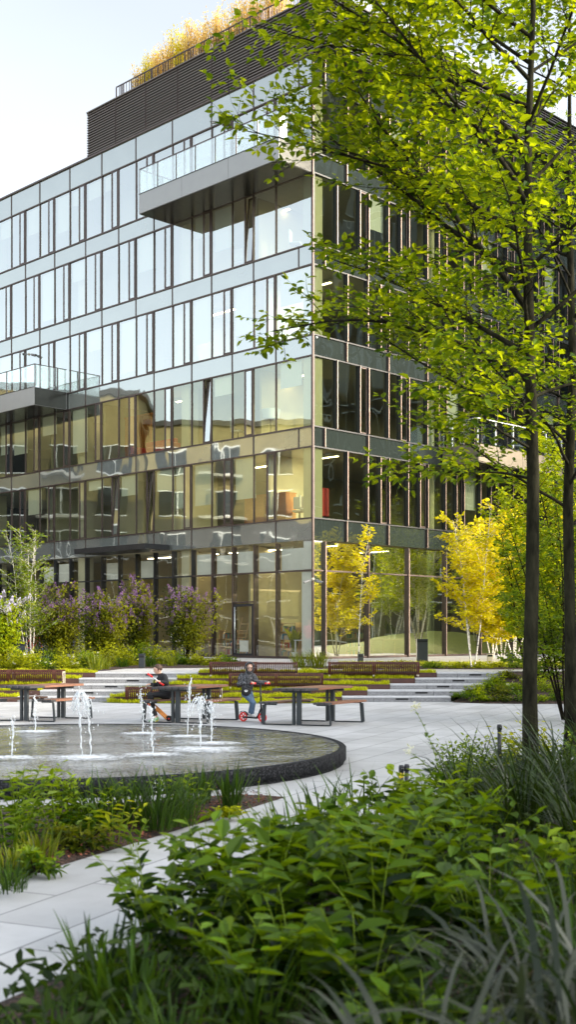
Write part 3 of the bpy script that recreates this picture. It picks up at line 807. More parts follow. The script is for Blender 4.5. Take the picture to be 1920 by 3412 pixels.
# lit ceiling strips, as the photograph shows them through the glass
LW = ['above the corner of the shop', 'above the shop door', 'in the shop left of the door', 'over the shop shelves behind the lilac', 'deep in the shop at the left', 'over the side window table', 'on the first office floor at the corner', 'on the first office floor beside the orange cupboard', 'on the second office floor above the floor lamp', 'on the second office floor above the red sofa', 'on the third office floor at the corner', 'on the third office floor further left', 'below the upper balcony']
for i, (x, y, k, w) in enumerate([(1.6, 1.0, 0, 1.6), (1.6, 3.4, 0, 1.6), (1.6, 5.8, 0, 1.6), (1.6, 8.2, 0, 1.6), (1.6, 11.5, 0, 1.6), (5.5, 1.6, 0, 1.6), (2.0, 1.4, 1, 1.8), (2.0, 4.6, 1, 1.8), (2.0, 3.0, 2, 1.8), (2.0, 9.8, 2, 1.8), (2.0, 1.8, 3, 1.8), (2.0, 7.6, 3, 1.8), (2.0, 4.2, 4, 1.8)]):
    z = SP[k][0] - .03
    t = empty('strip_light', inb(x, y, z), BROT, 'lit ceiling strip lamp ' + LW[i], 'lamp', 'lit strip lamps behind the glass')
    mb = MB(); mb.box(-.08, -w/2-.03, -.10, .08, w/2+.03, 0); mb.build('housing', M['white'], t)
    mb = MB(); mb.box(-.06, -w/2, -.118, .06, w/2, -.103); mb.build('diffuser', M['lamp'], t)
# ------------------------------------------------------------------ ground, plaza, beds
def sheet(name, poly, z, mat, kind='structure'):
    mb = MB(); mb.add([(p[0], p[1], p[2] if len(p) > 2 else z) for p in poly], [tuple(range(len(poly)))])
    return tag(mb.build(name, mat), kind=kind)
PA = math.atan2(.91, .41)
M['paving'] = paving_mat('plaza paving', -PA, 1.25, .62)
M['paving_top'] = paving_mat('terrace paving', 0.0, 1.2, .6, (.42,.41,.40), (.47,.46,.45))
sheet('ground', [(-400,-400), (400,-400), (400,600), (-400,600)], -0.03, M['earth'])
sheet('plaza', [(-30,-12), (24,-12), (24,32.2), (-30,32.2)], 0.0, M['paving'])

def bed(name, poly, h, mat, inset=.35, z=0.004):
    """a planting bed: flat rim at the paving, gently raised middle"""
    c = Vector((sum(p[0] for p in poly)/len(poly), sum(p[1] for p in poly)/len(poly)))
    n = len(poly); vs = []
    for p in poly: vs.append((p[0], p[1], z))
    for p in poly:
        v = Vector(p[:2]); d = (c - v); L = d.length
        q = v + d*(inset/L); vs.append((q.x, q.y, z + h*.7))
    for p in poly:
        v = Vector(p[:2]); d = (c - v); q = v + d*.5; vs.append((q.x, q.y, z + h))
    fs = []
    for r in range(2):
        for i in range(n):
            j = (i+1) % n; fs.append((r*n+i, r*n+j, (r+1)*n+j, (r+1)*n+i))
    fs.append(tuple(2*n+i for i in range(n)))
    mb = MB(); mb.add(vs, fs)
    return tag(mb.build(name, mat), kind='structure')
def E1(t): return (-.48+.41*t, 8.09+.91*t)
def E2(t): return (-2.12+.41*t, 8.83+.91*t)
RIGHT_BED = [E1(-6.8), E1(-3), E1(0), E1(2.5), E1(5), (1.92, 13.6), (2.02, 15.0), (2.7, 16.3), (4.2, 16.9), (8, 16.9), (14, 16), (14, .8), (-3, .8)]
FC = (-3.3, 17.4); FR = 4.14
arc = [(FC[0] + 4.85*math.cos(R(a)), FC[1] + 4.85*math.sin(R(a))) for a in (-58, -70, -85, -100, -115, -130, -150)]
LEFT_BED = [E2(-8), E2(-4), E2(0), E2(3), (-.02, 13.5), (-.35, 13.55)] + arc + [(-9.5, 13.5), (-9.5, 2)]
bed('planting_bed', RIGHT_BED, .10, M['soil'])
bed('planting_bed', LEFT_BED, .07, M['soil'])

# loose bark chips on the bed beside the path
S = Soup(); k = 2600
t_ = nrg.random(k)*12 - 7; w_ = np.abs(nrg.normal(0, .35, k)) + .02
px_ = -2.12+.41*t_ - .91*w_; py_ = 8.83+.91*t_ + .41*w_
pos = np.stack([px_, py_, .02 + .07*np.clip(w_/.5, 0, 1)], 1)
S.add(*leaves(pos, nrg.normal(0, 1, (k, 3))*[1, 1, .25], nrg.normal(0, .4, (k, 3)) + [0, 0, 1], nrg.uniform(.02, .055, k), nrg.uniform(.012, .03, k), fold=.25, droop=0))
M['chip2'] = leaf_mat('loose bark chip', (.035,.018,.012), (.26,.10,.06), (.02,.01,.01), (.04,.02,.01), .02, .9, .2)
tag(S.build('bark_mulch', M['chip2']), 'reddish loose bark chips along the path edge', kind='stuff')

# ------------------------------------------------------------------ terrace: five levels
RIS = .144
YS = [32.0 + .5*i for i in range(6)]
ZS = [RIS*(i+1) for i in range(5)]
LL = [-7.22, -6.72, -6.25, -5.84, -5.46]; LR = [-4.76, -4.39, -3.73, -3.10, -2.55]
RL = [1.44, 2.15, 2.81, 3.55, 4.22];      RR = [4.35, 4.81, 5.46, 5.75, 6.20]
def zt(y): return .724 + .08*min(1, max(0, (y-34.5)/12))
mb = MB()
mb.add([(-60, 34.5, .720), (60, 34.5, .720), (60, 46.6, .800), (-60, 46.6, .800), (60, 130, .800), (-60, 130, .800)], [(0,1,2,3), (3,2,4,5)])
tag(mb.build('terrace', M['paving_top']), kind='structure')
SIDEN = ['left', 'right']
for si, (A, B, lab, cat) in enumerate([(LL, LR, 'pale granite steps beside the long red bench at the left end', 'steps'), (RL, RR, 'pale granite steps next to the green planted slope', 'steps')]):
    st = empty('granite_steps', ((A[0]+B[0])/2, 32.0, 0), 0, lab, cat, 'stairs up to the terrace')
    ox, oy = st.location.x, st.location.y
    for i in range(5):
        a, b = A[i]-ox, B[i]-ox; y0, y1 = YS[i]-oy, YS[i+1]-oy
        mb = MB(); zl = ZS[i-1] if i else -.02
        # blocks with open joints in the riser, tread slab 6 mm proud
        n = 3; cuts = [a + (b-a)*(k/n) + (rng.uniform(-.15, .15) if 0 < k < n else 0) for k in range(n+1)]
        for p, q in zip(cuts[:-1], cuts[1:]): mb.box(p+.006, y0, zl+.0, q-.006, y1+.02, ZS[i]-.035)
        for p, q in zip(cuts[:-1], cuts[1:]): mb.box(p+.003, y0-.012, ZS[i]-.035, q-.003, y1-.012, ZS[i], 1)
        s = mb.build('step', [M['granite'], M['granite_top']], st)
        xm = (a*.45 + b*.55)
        mb = MB(); mb.box(xm-.17, y0-.006, ZS[i]-.088, xm+.17, y0+.01, ZS[i]-.045); mb.box(xm-.15, y0-.010, ZS[i]-.078, xm+.15, y0-.006, ZS[i]-.064, 1)
        mb.build('step_light', [M['dframe'], M['black']], s)
ORD = ['lowest', 'second lowest', 'middle', 'second highest', 'topmost']
for zone, (A, B) in enumerate([([-16]*5, LL), (LR, RL)]):
    for i in range(5):
        a, b = A[i], B[i]
        mb = MB(); x = a; zl = ZS[i-1] if i else 0
        while x < b - .05:
            e = min(x+2.0, b); mb.box(x+.003, YS[i], zl-.02, e-.003, YS[i]+.012, ZS[i]-.004); x = e
        o = mb.build('steel_edging', M['corten'])
        tag(o, ORD[i] + ' rust brown steel edging ' + ('left of the granite steps with the long bench' if zone == 0 else 'between the two granite stairs'), 'edging', 'rusty steel terrace edgings')
        mb = MB(); mb.box(a, YS[i]+.013, zl-.04, b, YS[i+1], ZS[i]-.012)
        tag(mb.build('lawn', M['turf']), kind='structure')
# front lawn strip with tapered ends
strip = [(-5.05, 31.85), (-4.6, 31.5), (-3.6, 31.3), (-1, 31.22), (.6, 31.35), (1.2, 31.6), (1.44, 31.98), (-4.8, 31.98)]
sheet('lawn', strip, .012, M['turf'])
def turf(name, label, boxes, dens, h0, h1):
    P = []
    for (x0, x1, y0, y1, z0, z1) in boxes:
        k = int(max(1, (x1-x0)*(y1-y0)*dens))
        x = nrg.uniform(x0, x1, k); y = nrg.uniform(y0, y1, k)
        P.append(np.stack([x, y, z0 + (z1-z0)*(y-y0)/max(1e-6, y1-y0)], 1))
    P = np.concatenate(P); k = len(P)
    S = Soup()
    L = nrg.uniform(h0, h1, k)*(0.85+.3*np.sin(P[:,0]*3.1)*np.cos(P[:,0]*7.7+P[:,1]*5))
    S.add(*blades(P, nrg.uniform(0, 2*PI, k), nrg.uniform(0, .45, k), np.maximum(L, .02), np.full(k, .011), nrg.uniform(0, 1.1, k), 2))
    return tag(S.build(name, M['turf_blade']), label, kind='stuff')
boxes = []
for A, B in (([-12]*5, LL), (LR, RL)):
    for i in range(5): boxes.append((A[i], B[i], YS[i]+.02, YS[i+1]-.01, ZS[i]-.012, ZS[i]-.012))
boxes += [(-4.4, .9, 31.4, 31.97, .01, .01), (-4.8, 1.3, 31.75, 31.97, .01, .01)]
turf('grass', 'short yellow green grass on the steel edged terraces', boxes, 2000, .085, .15)

# top beds and lawns
def zsheet(name, poly, mat, dz=.008): return sheet(name, [(p[0], p[1], zt(p[1]) + dz) for p in poly], 0, mat)
zsheet('planting_bed', [(-18, 34.75), (-5.9, 34.75), (-5.3, 35.4), (-5.0, 37.0), (-2.6, 37.6), (-1.3, 39), (-1.2, 43.5), (-3.4, 46.6), (-3.4, 46.61), (-18, 46.6)], M['soil'])
zsheet('planting_bed', [(.4, 36.6), (9.5, 36.2), (9.5, 38.6), (.4, 38.9)], M['soil'])
zsheet('lawn', [(1.5, 39.1), (11, 38.8), (13.0, 43.0), (2.5, 43.6)], M['turf'])
turf('grass', 'sunlit golden grass in front of the side shop windows', [(1.8, 11.5, 39.2, 43.0, zt(39), zt(43))], 160, .06, .13)
zsheet('lawn', [(-18, 38.6), (-9.6, 38.6), (-9.2, 40.5), (-9.6, 43), (-18, 43)], M['turf'], .014)
turf('grass', 'patch of lawn behind the pale lilac', [(-12, -9.7, 38.8, 42.8, zt(39), zt(43))], 200, .06, .12)
# a low grassy mound beyond the birches (mirrored in the side windows)
mb = MB(); vs = []; fs = []
for i in range(9):
    for j in range(17):
        x = 13 + j*1.5; y = 48.5 + i*1.6
        vs.append((x, y, .806 + 1.1*math.sin(PI*j/16)*math.sin(PI*i/8)))
for i in range(8):
    for j in range(16): fs.append((i*17+j, i*17+j+1, (i+1)*17+j+1, (i+1)*17+j))
mb.add(vs, fs); tag(mb.build('hill', M['turf'], smooth=True), kind='structure')
# planted slope right of the right-hand steps
mb = MB()
sl = [(4.35,31.75,.004),(5.2,31.2,.004),(6.6,31.1,.004),(9,31.0,.004),(13,31.2,.004),(13,34.9,.735),(6.2,34.7,.735),(6.2,34.0,.60),(5.75,33.5,.45),(5.46,33.0,.32),(4.81,32.5,.17)]
c = (7.5, 33, .45)
mb.add(sl + [c], [(i, (i+1) % len(sl), len(sl)) for i in range(len(sl))])
tag(mb.build('planting_bed', M['soil']), kind='structure')

# ------------------------------------------------------------------ fountain
ft = empty('fountain', (FC[0], FC[1], 0), 0, 'round dark granite fountain brim full of rippling water with white jets', 'fountain')
WZ = .22
mb = MB()
mb.lathe([(FR-.03, .0), (FR-.03, .05), (FR, .05), (FR, WZ-.012), (FR-.012, WZ), (FR-.10, WZ-.004), (FR-.12, WZ-.03)], 128, cap=False)
mb.build('basin', M['dark_granite'], ft, True)
mb = MB()
for k in range(24):
    a = 2*PI*k/24; mb.box(-.004, -.004, .06, .004, .004, WZ-.014, mat=Matrix.Translation((math.cos(a)*(FR+.0), math.sin(a)*(FR+.0), 0)))
mb.build('joint', M['black'], ft)
def water_mat():
    m, nt, out = _new('rippled shallow water')
    p = N(nt, 'ShaderNodeBsdfPrincipled', Roughness=0.05, IOR=1.33)
    p.inputs['Specular IOR Level'].default_value = 0.8
    v = coords(nt)
    v2 = coords(nt, (1.0, 0.62, 1))
    n1 = N(nt, 'ShaderNodeTexNoise', Scale=4.6, Detail=2.0, Roughness=0.55, Distortion=0.6); nt.links.new(v2, n1.inputs['Vector'])
    n2 = N(nt, 'ShaderNodeTexNoise', Scale=16.0, Detail=2.0); nt.links.new(v2, n2.inputs['Vector'])
    ad = N(nt, 'ShaderNodeMath', operation='MULTIPLY_ADD'); ad.inputs[1].default_value = .35
    nt.links.new(n2.outputs['Fac'], ad.inputs[0]); nt.links.new(n1.outputs['Fac'], ad.inputs[2])
    b = N(nt, 'ShaderNodeBump', Strength=1.0, Distance=0.30); nt.links.new(ad.outputs[0], b.inputs['Height']); nt.links.new(b.outputs['Normal'], p.inputs['Normal'])
    n3 = N(nt, 'ShaderNodeTexNoise', Scale=1.1, Detail=5.0); nt.links.new(v, n3.inputs['Vector'])
    c = ramp(nt, n3.outputs['Fac'], [(0.35, (.09,.092,.08)), (0.65, (.31,.31,.29))]); nt.links.new(c.outputs['Color'], p.inputs['Base Color'])
    nt.links.new(p.outputs['BSDF'], out.inputs['Surface']); return m
M['water'] = water_mat()
def foam_mat():
    m, nt, out = _new('patchy foam')
    df = N(nt, 'ShaderNodeBsdfDiffuse'); df.inputs['Color'].default_value = (.8, .82, .84, 1)
    tr = N(nt, 'ShaderNodeBsdfTransparent')
    nz = N(nt, 'ShaderNodeTexNoise', Scale=16.0, Detail=4.0, Roughness=.7); nt.links.new(coords(nt, (.7, 1.5, 1)), nz.inputs['Vector'])
    at = N(nt, 'ShaderNodeAttribute', attribute_name='tint')
    ma = N(nt, 'ShaderNodeMath', operation='MULTIPLY_ADD'); ma.inputs[1].default_value = .34; nt.links.new(at.outputs['Fac'], ma.inputs[0]); nt.links.new(nz.outputs['Fac'], ma.inputs[2])
    mr = N(nt, 'ShaderNodeMapRange'); mr.inputs['From Min'].default_value = .52; mr.inputs['From Max'].default_value = .80; mr.inputs['To Max'].default_value = .85; nt.links.new(ma.outputs[0], mr.inputs['Value'])
    mx = N(nt, 'ShaderNodeMixShader'); nt.links.new(mr.outputs[0], mx.inputs['Fac']); nt.links.new(tr.outputs[0], mx.inputs[1]); nt.links.new(df.outputs[0], mx.inputs[2])
    nt.links.new(mx.outputs[0], out.inputs['Surface']); return m
M['foam'] = foam_mat()
def jet_mat():
    m, nt, out = _new('broken white water'); v = coords(nt, (1, 1, .45))
    nz = N(nt, 'ShaderNodeTexNoise', Scale=34.0, Detail=3.0); nt.links.new(v, nz.inputs['Vector'])
    p = N(nt, 'ShaderNodeBsdfPrincipled', Roughness=.15); p.inputs['Base Color'].default_value = (.93, .95, .97, 1)
    tl = N(nt, 'ShaderNodeBsdfTranslucent'); tl.inputs['Color'].default_value = (.93, .95, .97, 1)
    tr = N(nt, 'ShaderNodeBsdfTransparent')
    a = N(nt, 'ShaderNodeMixShader'); a.inputs['Fac'].default_value = .5; nt.links.new(p.outputs[0], a.inputs[1]); nt.links.new(tl.outputs[0], a.inputs[2])
    mr = N(nt, 'ShaderNodeMapRange'); mr.inputs['From Min'].default_value = .36; mr.inputs['From Max'].default_value = .58; mr.inputs['To Min'].default_value = .25; mr.inputs['To Max'].default_value = .95; nt.links.new(nz.outputs['Fac'], mr.inputs['Value'])
    mx = N(nt, 'ShaderNodeMixShader'); nt.links.new(mr.outputs[0], mx.inputs['Fac']); nt.links.new(tr.outputs[0], mx.inputs[1]); nt.links.new(a.outputs[0], mx.inputs[2])
    nt.links.new(mx.outputs[0], out.inputs['Surface']); return m
M['jet'] = jet_mat()
mb = MB(); mb.add([((FR-.10)*math.cos(2*PI*k/96), (FR-.10)*math.sin(2*PI*k/96), WZ-.006) for k in range(96)], [tuple(range(96))]); mb.build('water', M['water'], ft)
def emblem():       # round steel grille on the basin wall
    a = R(-64); e = MB(); cx, cy = math.cos(a)*(FR+.012), math.sin(a)*(FR+.012)
    tx, ty = -math.sin(a), math.cos(a)
    pts = [Vector((cx+tx*.075*math.cos(q), cy+ty*.075*math.cos(q), .105+.075*math.sin(q))) for q in [2*PI*i/20 for i in range(21)]]
    e.tube(pts, .009, 6, cap=False)
    pts = [Vector((cx+tx*.028*math.cos(q), cy+ty*.028*math.cos(q), .105+.028*math.sin(q))) for q in [2*PI*i/12 for i in range(13)]]
    e.tube(pts, .007, 6, cap=False)
    for i in range(6):
        q = PI*2*i/6+.3
        e.tube([(cx+tx*.028*math.cos(q), cy+ty*.028*math.cos(q), .105+.028*math.sin(q)), (cx+tx*.072*math.cos(q), cy+ty*.072*math.cos(q), .105+.072*math.sin(q))], .007, 5)
    return e.build('grille', M['steel'], ft, True)
emblem()
jr = random.Random(5)
def jet(px, pb, pt, w, lean=0.0, spread=0.0, double=False):
    """a bubbling water column, its drops and the foam where it falls"""
    x, y = ground(px, pb, WZ); h = height(pt, y) - WZ
    x -= FC[0]; y -= FC[1]
    mb = MB()
    streams = [(0, w)] if not double else [(-.05, w*.8), (.07, w*.7)]
    for ox, ww in streams:
        n = 16; pts = []; rr = []
        for i in range(n+1):
            t = i/n
            pts.append((x + ox + lean*t*t + jr.uniform(-.012, .012), y + jr.uniform(-.012, .012), WZ-.02 + h*t*(1 if ox <= 0 else .93)))
            rr.append(ww*.44*(.36 + .75*t)*jr.uniform(.6, 1.35) if i < n else ww*.25)
        mb.tube(pts, rr, 7)
        if spread:
            for k in range(10):
                a = jr.uniform(0, 2*PI); rad = spread*jr.uniform(.5, 1); pp = []
                for i in range(6):
                    t = i/5; pp.append((x + lean + math.cos(a)*rad*t, y + math.sin(a)*rad*t, WZ + h*(1 - .05 + jr.uniform(.05, .2)*t - .38*t*t)))
                mb.tube(pp, [ww*.32*jr.uniform(.5, 1.3)*(1-.5*i/5) for i in range(6)], 5)
    for k in range(70 + (60 if spread else 0)):
        t = jr.random()**(.3 if spread else .6); a = jr.uniform(0, 2*PI); rad = abs(jr.gauss(0, w*1.1 + spread*.4))
        mb.ball((x + lean*t*t + math.cos(a)*rad, y + math.sin(a)*rad, WZ + .02 + h*t*jr.uniform(.85, 1.06)), jr.uniform(.003, .010), 6, 4, (1, 1, jr.uniform(1, 2.2)))
    j = mb.build('water_jet', M['jet'], ft, True)
    fm = MB(); R0 = .34 + spread*.9; nr, na = 5, 22
    vs = [(x, y, WZ+.006)]; tt = [1.0]
    for a in range(1, nr+1):
        for b in range(na):
            q = 2*PI*b/na; rr_ = R0*a/nr*jr.uniform(.88, 1.12)
            vs.append((x + rr_*1.35*math.cos(q), y + rr_*math.sin(q), WZ - .004 + (.02*jr.random() if a < nr else 0)*(1-a/nr)))
    fs = [(0, 1+b, 1+(b+1) % na) for b in range(na)]; T_ = [1.0]*na
    for a in range(nr-1):
        for b in range(na):
            fs.append((1+a*na+b, 1+(a+1)*na+b, 1+(a+1)*na+(b+1) % na, 1+a*na+(b+1) % na)); T_.append(1 - (a+1)/nr)
    fm.add(vs, fs); fm.t = T_
    fm.build('foam', M['foam'], j, True)
jet(41, 2521, 2392, .035, .01)
jet(118, 2435, 2314, .035, -.01)
jet(285, 2521, 2296, .055, -.06, .16, True)
jet(478, 2441, 2296, .036, -.05)
jet(508, 2511, 2349, .042, -.02)
jet(626, 2451, 2253, .040, .05)
jet(669, 2494, 2318, .040, -.02, .20)
jet(705, 2474, 2338, .036, .0, .05)

# ------------------------------------------------------------------ picnic tables
def tabl(c0, a, b, label, L=1.0, over=.27, gap=.02):
    """a sled framed picnic table: a runs between the two frames, b from the table to a bench"""
    A = Vector((a[0], a[1], 0)); B = Vector((b[0], b[1], 0))
    t = empty('picnic_table', (c0[0], c0[1], 0), 0, label, 'table', 'picnic tables with fixed benches')
    an = A.normalized(); bn = B.normalized()
    def plankset(name, off, half, n, z, th, mats, l0, l1, dark_to):
        mb = MB(); w = 2*half/n
        for i in range(n):
            s = off + bn*(-half + (i+.5)*w)
            for (q0, q1, mi) in ((l0, dark_to, 1), (dark_to, l1, 0)):
                if q1 - q0 < .02: continue
                p, q = s + an*(q0+.002), s + an*(q1-.002)
                mb.bar((p.x, p.y, z+th/2), (q.x, q.y, z+th/2), w-.008, th, mi=mi)
        return mb.build(name, mats, t, bevel=.004)
    La = A.length
    plankset('table_top', Vector(), .36, 5, .70, .045, [M['plank'], M['plank_dark']], -over, La+over, La*.16)
    for sgn, nm in ((-1, 'bench_seat'), (1, 'bench_seat')):
        plankset(nm, B*sgn, .17, 3, .425, .04, [M['plank'], M['plank_dark']], -.12, La+.12, .02)
    for e in (0, 1):
        o = A*e
        mb = MB()
        # two table legs side by side, spreading arms
        for s in (-.055, .055):
            p = o + bn*s
            mb.bar((p.x, p.y, .012), (p.x, p.y, .69), .055 if s < 0 else .10, .06, up=(an.x, an.y, 0))
        p, q = o - bn*.30, o + bn*.30
        mb.bar((p.x, p.y, .675), (q.x, q.y, .675), .06, .045)
        mb.build('table_leg', M['leg'], t, bevel=.006)
        for sgn in (-1, 1):
            mb = MB()
            p, q = o + bn*(.10*sgn), o + B*sgn + bn*(.14*sgn)
            mb.bar((p.x, p.y, .016), (q.x, q.y, .016), .05, .022)
            r = o + B*sgn + bn*(.11*sgn)
            mb.bar((q.x, q.y, .016), (r.x, r.y, .40), .05, .075 if (e == 0) == (sgn < 0) or e == 1 and sgn > 0 else .035, up=(bn.x, bn.y, 0))
            s = o + B*sgn - bn*(.15*sgn)
            mb.bar((s.x, s.y, .412), (r.x, r.y, .412), .055, .026)
            mb.build('bench_leg', M['leg'], t, bevel=.005)
    return t
tabl((.17, 23.9), (.70, 1.02), (.54, -.18), 'picnic table with two benches beside the child on the scooter')
tabl((-2.30, 24.5), (.56, 1.02), (.54, -.16), 'picnic table where the boy in black sits, behind the water jets')
tabl((-5.50, 25.0), (.59, .95), (.54, -.16), 'picnic table with orange brown planks standing near the left stairs')

# ------------------------------------------------------------------ slatted benches
def bench(x0, x1, y, z, label):
    t = empty('slatted_bench', ((x0+x1)/2, y, z), 0, label, 'bench', 'dark red slatted benches on the terraces')
    W = x1-x0; n = int(W/.052)
    prof = [(.47, .365), (.40, .385), (.12, .395), (.045, .385), (.005, .35), (-.005, .30), (.03, .17), (.075, .055)]
    mb = MB()
    for i in range(n):
        x = -W/2 + (i+.5)*W/n
        hw = .0155 if (i % 24) else .030
        vs = []
        for k, (py, pz) in enumerate(prof):
            q0 = prof[max(0, k-1)]; q1 = prof[min(len(prof)-1, k+1)]
            d = Vector((q1[0]-q0[0], q1[1]-q0[1])).normalized(); nn = Vector((-d.y, d.x))*.013
            for s in (-1, 1):
                vs.append((x+s*hw, py+nn.x, pz+nn.y)); vs.append((x+s*hw, py-nn.x, pz-nn.y))
        fs = []
        for k in range(len(prof)-1):
            b = k*4; c = b+4
            fs += [(b, b+2, c+2, c), (b+1, c+1, c+3, b+3), (b, c, c+1, b+1), (b+2, b+3, c+3, c+2)]
        e = (len(prof)-1)*4
        fs += [(0, 1, 3, 2), (e, e+2, e+3, e+1)]
        mb.add(vs, fs, 0, rng.random())
    mb.build('slats_seat', M['slat'], t)
    t.children
    mb = MB()
    for pz, py in ((.352, .09), (.352, .40), (.12, .065)): mb.box(-W/2+.03, py-.02, pz-.02, W/2-.03, py+.02, pz+.018)
    mb.build('rail', M['leg'], t)
    k = max(2, round(W/1.25))
    for i in range(k+1):
        x = -W/2+.03 + (W-.06)*i/k
        mb = MB()
        pr = [(.44, 0), (.44, .35), (.08, .36), (.03, .30), (.08, .05), (.06, 0), (.12, 0), (.14, .06), (.10, .29), (.13, .32), (.38, .32), (.38, 0)]
        vs = [(x-.022, a, b) for a, b in pr] + [(x+.022, a, b) for a, b in pr]; q = len(pr)
        mb.add(vs, [tuple(range(q)), tuple(range(2*q-1, q-1, -1))] + [(i2, q+i2, q+(i2+1) % q, (i2+1) % q) for i2 in range(q)])
        mb.build('leg', M['cream'], t)
bench(-4.28, -1.74, 31.55, .012, 'red slatted bench on the lowest grass strip behind the boy')
bench(-2.07, .52, 31.2, .012, 'x') if False else None
bench(across(764, 32.7), across(1077, 32.7), 32.56, ZS[1]-.012+.06, 'red slatted bench on the second grass tier behind the child on the scooter')
bench(across(699, 33.7), across(993, 33.7), 33.56, ZS[3]-.012+.06, 'red slatted bench on an upper grass tier in front of the shop door')
bench(across(1094, 33.7), across(1397, 33.7), 33.56, ZS[3]-.012+.06, 'red slatted bench on an upper grass tier nearest the planted slope')
bench(-9.0, across(212, 33.2), 33.06, ZS[2]-.012, 'long red slatted bench at the left end of the terraces')

# ------------------------------------------------------------------ light bollards
def bollard(x, y, z, w, d, h, label, mat='leg'):
    t = empty('light_bollard', (x, y, z), rng.uniform(-.06, .06), label, 'bollard', 'square light bollards on the terrace')
    mb = MB(); mb.box(-w/2, -d/2, 0, w/2, d/2, h-.02); mb.build('body', M[mat], t, bevel=.006)
    mb = MB(); mb.box(-w/2-.004, -d/2-.004, h-.02, w/2+.004, d/2+.004, h); mb.box(-w/2+.01, -d/2-.003, h-.12, w/2-.01, -d/2-.0005, h-.05, 1); mb.build('cap', [M['leg'], M['black']], t)
for (px, yy, w, h, lab, m) in [
    (70, 40, .25, .78, 'tall charcoal bollard in front of the white stemmed birch', 'leg'),
    (473, 37.6, .19, .44, 'grey bollard below the middle lilac bushes at the head of the stairs', 'leg'),
    (1202, 43.2, .21, .31, 'low grey bollard at the foot of the single golden birch', 'leg'),
    (1407, 44, .40, .83, 'big dark square bollard between the golden birches', 'leg'),
    (1633, 41, .19, .38, 'pale sunlit bollard on the golden lawn', 'cream'),  # sunlight put into the colour, a pale finish instead of charcoal
    (1700, 39.6, .19, .43, 'grey bollard on the lawn beside the thick trunk', 'leg')]:
    bollard(across(px, yy), yy, zt(yy), w, w*.7, h, lab, m)
def spot_post(x, y, z, h, label, r=.033):
    t = empty('spot_light', (x, y, z), .4, label, 'spot light', 'slim black garden light posts')
    mb = MB(); mb.tube([(0, 0, 0), (0, 0, h-.07)], r*.8, 12); mb.build('post', M['dframe'], t, True)
    mb = MB(); mb.tube([(0, 0, h-.07), (0, 0, h-.02), (0, 0, h)], [r, r, r*.8], 12); mb.ball((0, -r*.7, h-.035), r*.5, 8, 6, (1, .6, 1), 1); mb.build('head', [M['dframe'], M['white']], t, True)
spot_post(across(1665, 15.3), 15.3, .06, .62, 'slim black light post left of the thick tree trunk')
spot_post(across(1338, 12.6), 12.6, .08, .38, 'left short black light tube among the leaves near the yellow flowers', .028)
spot_post(across(1356, 12.6), 12.6, .08, .39, 'right short black light tube among the leaves near the yellow flowers', .028)
mb = MB(); mb.ball((0, 0, .12), .26, 14, 9, (1.2, .8, .6), jit=.06)
o = mb.build('boulder', M['granite_top'], None, True); o.location = (across(18, 44), 44, zt(44)-.02); tag(o, 'smooth pale boulder at the foot of the facade', 'boulder')

# ------------------------------------------------------------------ neighbours: the block mirrored in the left facade, an unseen wing added to shade the plaza
M['render_beige'] = solid('beige render', (.20,.165,.075), .85, 0, .25, .4)
M['render_shadow'] = solid('dark shadow band', (.055,.050,.045), .85, 0, .3, .5)
M['render_grey'] = solid('grey render', (.42,.40,.36), .85, 0, .08, .4)
M['tower_dark'] = solid('dark brown cladding', (.045,.038,.034), .6, .2, .2, .6)
M['pane_dark'] = panel_glass('dark flat pane', (.02,.02,.022), (.7,.75,.8), .15)
def block(name, x0, x1, y0, y1, h, mat, label, faces, win=(1.5, 1.6), pitch=(3.2, 3.0), balc=True):
    t = empty(name, ((x0+x1)/2, (y0+y1)/2, 0), 0, label, 'building')
    ox, oy = (x0+x1)/2, (y0+y1)/2
    mb = MB(); mb.box(x0-ox, y0-oy, 0, x1-ox, y1-oy, h); mb.build('wall', M[mat], t)
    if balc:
        mb = MB(); mb.box(x1-ox, y0-oy+.02, 0, x1-ox+.03, y1-oy-.02, h*.60); mb.build('shadow_band', M['render_shadow'], t)  # dark lower band: the office block's shadow put into the wall colour
    mb = MB(); mb.box(x0-ox-.3, y0-oy-.3, h, x1-ox+.3, y1-oy+.3, h+.35); mb.build('roof', M['dframe'], t)
    X = (x1-ox) if faces == '+x' else (x0-ox); s = 1 if faces == '+x' else -1
    n = int((y1-y0)//pitch[0]); fl = int((h-1.5)//pitch[1])
    for k in range(fl):
        for i in range(n):
            y = y0-oy + (i+.5)*(y1-y0)/n; z = 1.2 + k*pitch[1]
            mb = MB(); a, b = sorted((X, X+s*.05)); mb.box(a, y-win[0]/2, z, b, y+win[0]/2, z+win[1]); 
            w = mb.build('window', M['pane_dark'], t)
            mb = MB(); a, b = sorted((X+s*.05, X+s*.09))
            for (q0, q1, r0, r1) in ((-win[0]/2-.06, win[0]/2+.06, -.08, 0), (-win[0]/2-.06, win[0]/2+.06, win[1], win[1]+.08), (-.04, .04, 0, win[1])):
                mb.box(a, y+q0, z+r0, b, y+q1, z+r1)
            mb.build('frame', M['white'], w)
            if balc and (i % 3 == 1):
                mb = MB(); a, b = sorted((X, X+s*1.3)); mb.box(a, y-1.4, z-.35, b, y+1.4, z-.18); bo = mb.build('balcony', M['render_grey'], t)
                mb = MB(); a, b = sorted((X+s*1.25, X+s*1.29)); mb.box(a, y-1.4, z+.7, b, y+1.4, z+.75)
                for q in range(15): mb.box(a, y-1.4+q*.2-.01, z-.18, b, y-1.4+q*.2+.01, z+.7)
                mb.build('railing', M['dframe'], bo)
block('apartment_block', -50, -37, 58.5, 84, 18.6, 'render_beige', 'beige apartment block with balconies mirrored in the left facade', '+x', (1.9, 1.8))
